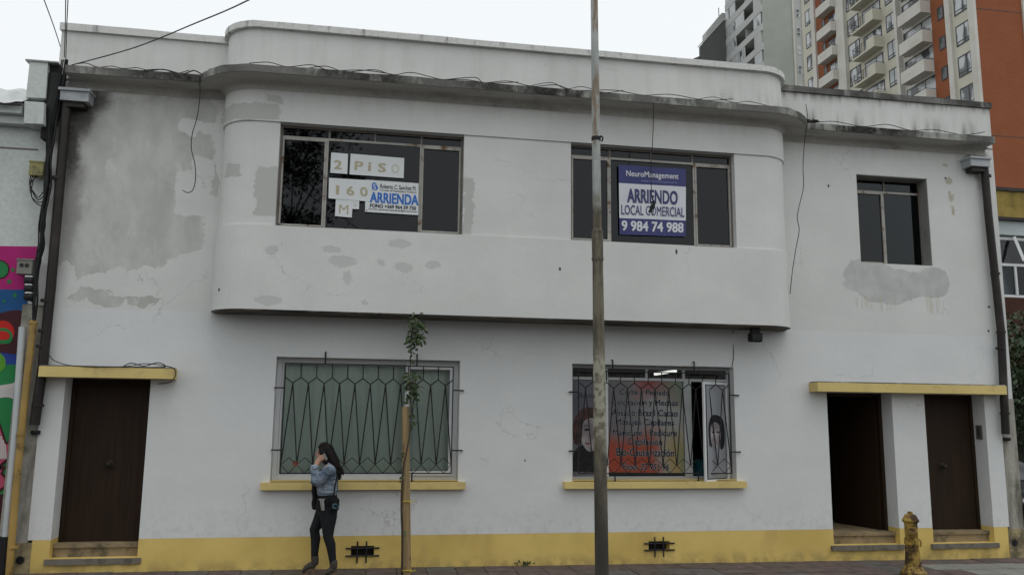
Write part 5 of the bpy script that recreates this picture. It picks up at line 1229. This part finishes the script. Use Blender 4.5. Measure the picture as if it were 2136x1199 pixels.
# ------------------------------------------------------------------ woman walking past, on the phone
QY = -.42; GZ = slope(3.9, QY)
def pv(u, v, dy=0.0): p = at(u, v, QY); return Vector((p.x, QY+dy, p.z))
class Org:
    def __init__(s): s.b = MB()
    def loft(s, pts, rad, n=18, cap=True):
        pts = [Vector(p) for p in pts]; rad = [(r, r) if not isinstance(r, tuple) else r for r in rad]
        if cap:       # rounded ends
            d0 = (pts[0]-pts[1]).normalized(); d1 = (pts[-1]-pts[-2]).normalized(); r0, r1 = rad[0], rad[-1]
            pts = [pts[0]+d0*min(r0)*.6, pts[0]+d0*min(r0)*.4]+pts+[pts[-1]+d1*min(r1)*.4, pts[-1]+d1*min(r1)*.6]
            rad = [(r0[0]*.35, r0[1]*.35), (r0[0]*.75, r0[1]*.75)]+rad+[(r1[0]*.75, r1[1]*.75), (r1[0]*.35, r1[1]*.35)]
        k0 = len(s.b.V)
        for i, p in enumerate(pts):
            d = (pts[min(i+1, len(pts)-1)]-pts[max(i-1, 0)]).normalized()
            lat = Vector((0, 1, 0)); lat = lat-d*lat.dot(d)
            if lat.length < .2: lat = Vector((0, 0, 1))-d*d.z
            lat.normalize(); o_ = d.cross(lat); a_, b_ = rad[i]
            for j in range(n):
                t_ = 2*math.pi*j/n; s.b.V.append(p+o_*math.cos(t_)*a_+lat*math.sin(t_)*b_)
        for i in range(len(pts)-1):
            for j in range(n): a0 = k0+i*n+j; a1 = k0+i*n+(j+1) % n; s.b.F.append((a0, a1, a1+n, a0+n))
        s.b.F.append(tuple(k0+j for j in reversed(range(n)))); s.b.F.append(tuple(k0+(len(pts)-1)*n+j for j in range(n))); return s
    def ball(s, c, r, n=14):
        m_ = 8; k0 = len(s.b.V); rx, ry, rz = r if isinstance(r, tuple) else (r, r, r)
        for i in range(1, m_):
            th = math.pi*i/m_
            for j in range(n): ph = 2*math.pi*j/n; s.b.V.append(Vector(c)+Vector((rx*math.sin(th)*math.cos(ph), ry*math.sin(th)*math.sin(ph), rz*math.cos(th))))
        for i in range(m_-2):
            for j in range(n): a0 = k0+i*n+j; a1 = k0+i*n+(j+1) % n; s.b.F.append((a0, a0+n, a1+n, a1))
        s.b.F.append(tuple(k0+j for j in range(n))); s.b.F.append(tuple(k0+(m_-2)*n+j for j in reversed(range(n)))); return s
    def build(s, name, m, parent, vox=.01, smooth=6):
        o = s.b.build(name, m, None); md = o.modifiers.new('r', 'REMESH'); md.mode = 'VOXEL'; md.voxel_size = vox; md.use_smooth_shade = True
        if smooth: sm_ = o.modifiers.new('s', 'SMOOTH'); sm_.iterations = smooth; sm_.factor = .5
        bpy.context.view_layer.update()
        me = bpy.data.meshes.new_from_object(o.evaluated_get(bpy.context.evaluated_depsgraph_get())); me.name = name
        old = o.data; o.modifiers.clear(); o.data = me; bpy.data.meshes.remove(old)
        if not me.materials: me.materials.append(m)
        me.polygons.foreach_set('use_smooth', [True]*len(me.polygons))
        if parent: hang(o, parent)
        return o
per = thing('person', 'woman in denim jacket and black trousers walking left with a phone at her ear', 'person', (pv(680, 1199).x, QY, GZ))
M_SK = mat('skin', (.42, .24, .17), .55, .08, 8, bump=0); M_HAIR = mat('dark_hair', (.008, .0055, .005), .6, .5, 40, bump=.3, spec=.15)
tj = NT('washed_denim'); n1 = tj.noise(scale=9, detail=6); n2 = tj.noise(scale=6.5, detail=4)
tj.col(tj.mix(tj.mr(n2, .4, .65), tj.mix(tj.mr(n1, .35, .65), (.075, .105, .15), (.19, .235, .30)), (.27, .32, .385))); tj.rough(.9); tj.bump(tj.noise(scale=14, detail=4, sc=(1, 1, 1.6)), 1.0, .05); M_DEN = tj.m
M_TRO = mat('black_trousers', (.011, .012, .014), .85, .3, 6, bump=.3); M_TOP = mat('black_top', (.009, .009, .011), .9, .3, 6, bump=.3); M_BOOT = mat('taupe_boots', (.055, .047, .038), .75, .25, 8, bump=.3); M_HEEL = mat('wooden_heel', (.16, .10, .06), .6, .2, 6, bump=0)
sh_n, sh_f = pv(691, 978, -.17), pv(689, 978, .17)
el_n, wr_n = pv(660, 1003, -.20), pv(658, 974, -.13)
hip_n, hip_f = pv(686, 1062, -.085), pv(680, 1062, .085)
kn_n, kn_f = pv(685, 1117, -.095), pv(655, 1106, .085)
an_n, an_f = pv(695, 1172, -.09), pv(655, 1167, .085)
neck0, neck1 = pv(686, 976), pv(680, 960)
head = pv(677, 945)
def Hd(dx, dz, dy=0.0): return head+Vector((dx, dy, dz))     # head-local metres, -x is forward
bd = Org()
bd.loft([Hd(-.012, -.105), Hd(-.018, -.075), Hd(-.010, -.035), Hd(0, .01), Hd(.008, .055), Hd(.012, .095)], [(.040, .040), (.066, .052), (.086, .066), (.096, .074), (.090, .072), (.058, .052)], 22)
bd.loft([Hd(-.088, .018), Hd(-.106, -.018), Hd(-.098, -.030)], [(.012, .010), (.015, .014), (.012, .016)], 12)           # nose
bd.ball(Hd(-.084, -.055), (.014, .024, .008)).ball(Hd(-.082, -.066), (.013, .022, .008)).ball(Hd(-.076, -.095), (.020, .022, .016))
bd.ball(Hd(-.086, .026), (.012, .05, .010)); bd.ball(Hd(.018, -.012, -.076), (.018, .010, .030)); bd.ball(Hd(.018, -.012, .076), (.018, .010, .030))
bd.loft([neck1+Vector((.01, 0, .02)), neck0], [(.050, .052), (.058, .065)])
bd.loft([pv(687, 974), pv(686, 990), pv(684, 1010), pv(683, 1030), pv(684, 1050), pv(684, 1066)], [(.085, .17), (.105, .16), (.098, .135), (.092, .12), (.108, .15), (.105, .155)])
bd.loft([sh_n, (sh_n+el_n)/2, el_n], [.050, .045, .038]); bd.loft([el_n, (el_n+wr_n)/2, wr_n], [.038, .034, .024])
el_f, wr_f = pv(686, 1018, .24), pv(668, 1036, .16)
bd.loft([sh_f, (sh_f+el_f)/2, el_f], [.050, .045, .038]); bd.loft([el_f, (el_f+wr_f)/2, wr_f], [.038, .034, .024])
bd.ball(wr_f+Vector((-.03, 0, -.03)), (.035, .02, .045))
for a_, b_, c_ in ((hip_n, kn_n, an_n), (hip_f, kn_f, an_f)): bd.loft([a_, (a_+b_)/2, b_, (b_+c_)/2+Vector((.012, 0, .02)), c_], [.088, .076, .054, .050, .034])
# near hand: palm from the wrist up over the cheek, four fingers round the phone, thumb on the jaw
palm = pv(663, 962, -.105); kn_ = pv(668, 955, -.098)
bd.loft([wr_n, (wr_n+palm)/2, palm, kn_], [(.022, .026), (.028, .022), (.036, .018), (.034, .016)], 14)
for i, (du, dv, L_) in enumerate(((-1.5, -4.5, 1.0), (.5, -2.5, 1.08), (1.5, 0, 1.0), (1.8, 2.6, .82))):
    b0 = pv(667.5+du, 955+dv, -.102); b1 = b0+Vector((.035*L_, .0, .012-.004*i)); b2 = b1+Vector((.028*L_, .006, -.002*i))
    bd.loft([b0, b1, b2], [.0105, .0098, .0085], 10)
bd.loft([pv(661, 965, -.092), pv(665, 967, -.075), pv(670, 966, -.07)], [.0125, .011, .009], 10)
body = bd.build('body', M_SK, per, .0075, 4)
# eyes, brows, lips
for sgn in (-1, 1):
    Org().ball(Hd(-.078, .006, .034*sgn), (.011, .014, .007)).build('eye', M_BLACK, per, .003, 1); Org().loft([Hd(-.088, .024, .018*sgn), Hd(-.078, .028, .05*sgn)], [.005, .004], 8).build('eyebrow', M_HAIR, per, .003, 1)
Org().ball(Hd(-.093, -.060), (.008, .020, .010)).build('lips', mat('lips', (.30, .09, .08), .5, .05, 8, bump=0), per, .003, 1)
# hair: cap, parted front and a long windblown fall down the back
hr = Org()
hr.loft([Hd(.030, -.06), Hd(.030, -.01), Hd(.022, .05), Hd(.010, .095), Hd(.004, .118)], [(.090, .088), (.098, .094), (.100, .092), (.080, .076), (.045, .05)], 20)
hr.loft([Hd(-.070, .075), Hd(-.040, .105), Hd(.02, .112)], [(.026, .055), (.036, .066), (.04, .07)], 14)
hr.loft([Hd(-.050, .06, -.055), Hd(-.030, .01, -.078), Hd(.000, -.06, -.082), Hd(.03, -.12, -.085)], [(.032, .022), (.036, .022), (.032, .024), (.03, .03)], 12)
hr.loft([Hd(.055, .01), pv(696, 962), pv(702, 975), pv(706, 988), pv(708, 999)], [(.080, .100), (.074, .115), (.058, .11), (.042, .085), (.018, .05)], 18)
rnd = random.Random(31)
for k in range(26):
    a_ = rnd.uniform(-.10, .10); s0 = pv(rnd.uniform(694, 703), rnd.uniform(950, 972), a_); e_ = pv(rnd.uniform(704, 719), rnd.uniform(972, 1000), a_*1.2); m_ = (s0+e_)/2+Vector((rnd.uniform(-.01, .05), 0, rnd.uniform(-.03, .01)))
    hr.loft([s0, m_, e_], [.017, .012, .004], 8)
hr.build('hair', M_HAIR, per, .008, 3)
# phone between hand and ear
phc = pv(679, 951, -.105); ph = box('phone', (-.007, -.006, -.045), (.007, .0, .045), mat('pale_phone', (.22, .23, .21), .3, .05, 4, bump=0)); ph.data.transform(Matrix.Scale(2.2, 4, (1, 0, 0)))
ph.data.transform(Matrix.Translation(phc) @ Matrix.Rotation(R(-28), 4, 'Y')); tag(ph, 'pale mobile phone held to the ear of the walking woman', 'phone')
# clothes
jk = Org()
jk.loft([pv(685, 968), pv(687, 975), pv(687, 990), pv(684, 1010), pv(683, 1024), pv(683, 1029)], [(.075, .10), (.098, .185), (.122, .178), (.132, .165), (.138, .165), (.134, .165)])
jk.loft([sh_n+Vector((.01, 0, .01)), (sh_n+el_n)/2, el_n+Vector((-.005, 0, -.012)), el_n+Vector((-.012, 0, .01))], [.074, .072, .066, .062])
jk.loft([el_n, (el_n+wr_n)/2, wr_n+Vector((-.006, 0, -.01)), wr_n+Vector((-.008, 0, .012))], [.060, .056, .052, .056])
jk.loft([sh_f, (sh_f+el_f)/2, el_f, (el_f+wr_f)/2, wr_f], [.074, .068, .062, .054, .046])
jk.loft([pv(676, 966), pv(684, 965), pv(692, 969)], [(.030, .085), (.034, .095), (.03, .10)])                              # collar
jko = jk.build('jacket', M_DEN, per, .010, 4)
M_SEAM = mat('dark_denim_seam', (.045, .06, .085), .9, .2, 8, bump=0)
for P_ in ([pv(668, 976, -.16), pv(680, 981, -.20), pv(694, 988, -.23), pv(702, 990, -.20)], [pv(703, 980, -.12), pv(705, 1000, -.14), pv(704, 1024, -.15)], [pv(664, 1026, -.12), pv(680, 1027, -.17), pv(703, 1025, -.14)], [pv(651, 975, -.16), pv(657, 977, -.195), pv(665, 974, -.17)]):
    MB().tube(smooth_path(P_, 4), .0045, 5).build('seam', M_SEAM, jko)
tpp = Org()
tpp.loft([pv(683, 1024), pv(683, 1036), pv(682, 1050), pv(682, 1060)], [(.118, .15), (.128, .165), (.142, .175), (.140, .172)])
tpp.loft([pv(656, 1002, .02), pv(655, 1022, .02), pv(657, 1044, .02)], [(.030, .09), (.034, .10), (.03, .08)])
tpp.loft([pv(658, 1036, .04), pv(656, 1050, .05), pv(656, 1060, .05)], [(.04, .06), (.044, .06), (.036, .05)])
tpp.build('black_top', M_TOP, per, .010, 4)
tr = Org()
tr.loft([pv(683, 1046), pv(683, 1058), pv(684, 1070)], [(.135, .165), (.145, .172), (.115, .15)])
for a_, b_, c_, fl_ in ((hip_n, kn_n, an_n, 1), (hip_f, kn_f, an_f, 0)):
    tr.loft([a_+Vector((0, 0, .02)), a_+(b_-a_)*.3, a_+(b_-a_)*.65, b_, b_+(c_-b_)*.3+Vector((.016, 0, 0)), b_+(c_-b_)*.65+Vector((.008, 0, 0)), c_], [(.118, .095), (.108, .092), (.084, .078), (.066, .064), (.064, .06), (.052, .05), (.044, .044)])
tr.build('trousers', M_TRO, per, .010, 4)
for an, toe, heel, nm in ((an_n, pv(677, 1194, -.09), pv(704, 1184, -.09), 'boot'), (an_f, pv(628, 1190, .085), pv(659, 1181, .085), 'boot')):
    gz_ = slope(an.x, QY)+.002; toe = Vector((toe.x, toe.y, max(toe.z, gz_+.022))); bt = Org(); hz = max(gz_+.075, heel.z-.005); hb = Vector((heel.x-.03, heel.y, hz))
    bt.loft([an+Vector((.005, 0, .03)), an+Vector((.008, 0, -.01)), Vector((an.x+.012, an.y, hz+.03))], [.050, .050, .046])
    bt.loft([hb, (hb*2+toe)/3+Vector((0, 0, .022)), (hb+toe*2)/3+Vector((0, 0, .006)), Vector((toe.x+.02, toe.y, gz_+.024))], [(.040, .036), (.045, .040), (.032, .042), (.020, .032)])
    bo = bt.build('boot', M_BOOT, per, .008, 3)
    MB().prism([(heel.x-.055, heel.y-.022), (heel.x-.012, heel.y-.022), (heel.x-.012, heel.y+.022), (heel.x-.055, heel.y+.022)], gz_, hz-.015).build('heel', M_HEEL, bo)
    so_ = MB(); P_ = [(toe.x-.005, -.02), (toe.x+.03, -.035), (toe.x+.10, -.038), (toe.x+.10, .038), (toe.x+.03, .035), (toe.x-.005, .02)]
    so_.prism([(x_, an.y+y_) for x_, y_ in P_], gz_, gz_+.012); so_.build('sole', M_HEEL, bo)
# shoulder bag, strap and flask
bag = thing('shoulder_bag', 'small black shoulder bag with blue print at the hip of the walking woman', 'bag', tuple(pv(700, 1062, -.2)))
b0, b1 = pv(691, 1034, -.20), pv(708, 1062, -.20)
box('pouch', (b0.x, QY-.235, b1.z), (b1.x, QY-.165, b0.z), M_TOP, bag, .018)
MB().tube(smooth_path([pv(697, 1036, -.20), pv(699, 1015, -.205), pv(703, 995, -.20), pv(702, 978, -.16), pv(693, 967, -.09)], 4), .009, 6).build('strap', M_TOP, bag)
M_CY = flat('cyan_print', (.06, .15, .20))
pc = pv(700, 1051, -.237)
MB().tube([(pc.x+.028*math.cos(a_), QY-.237, pc.z+.026*math.sin(a_)) for a_ in [.7+i*.42 for i in range(12)]], .008, 5).build('printed_mark', M_CY, bag)
MB().tube([(pc.x+.040, QY-.237, pc.z+.012), (pc.x+.042, QY-.237, pc.z-.05)], .007, 5).build('printed_mark', M_CY, bag)
fk = thing('steel_flask', 'slim steel flask hanging at the hip of the walking woman', 'flask', tuple(pv(676, 1061, -.19)))
f0, f1 = pv(675.5, 1060, -.195), pv(673, 1039, -.195)
MB().tube([f0, f1], [.023, .027], 14).build('cup', mat('brushed_steel', (.55, .55, .54), .35, .1, 4, metal=.9, bump=0), fk, smooth=True)
MB().tube([f1+Vector((0, 0, .0)), f1+Vector((0, 0, .014))], [.042, .042], 14).build('lid', mat('brushed_lid', (.45, .45, .45), .4, .1, 4, metal=.8, bump=0), fk, smooth=True)
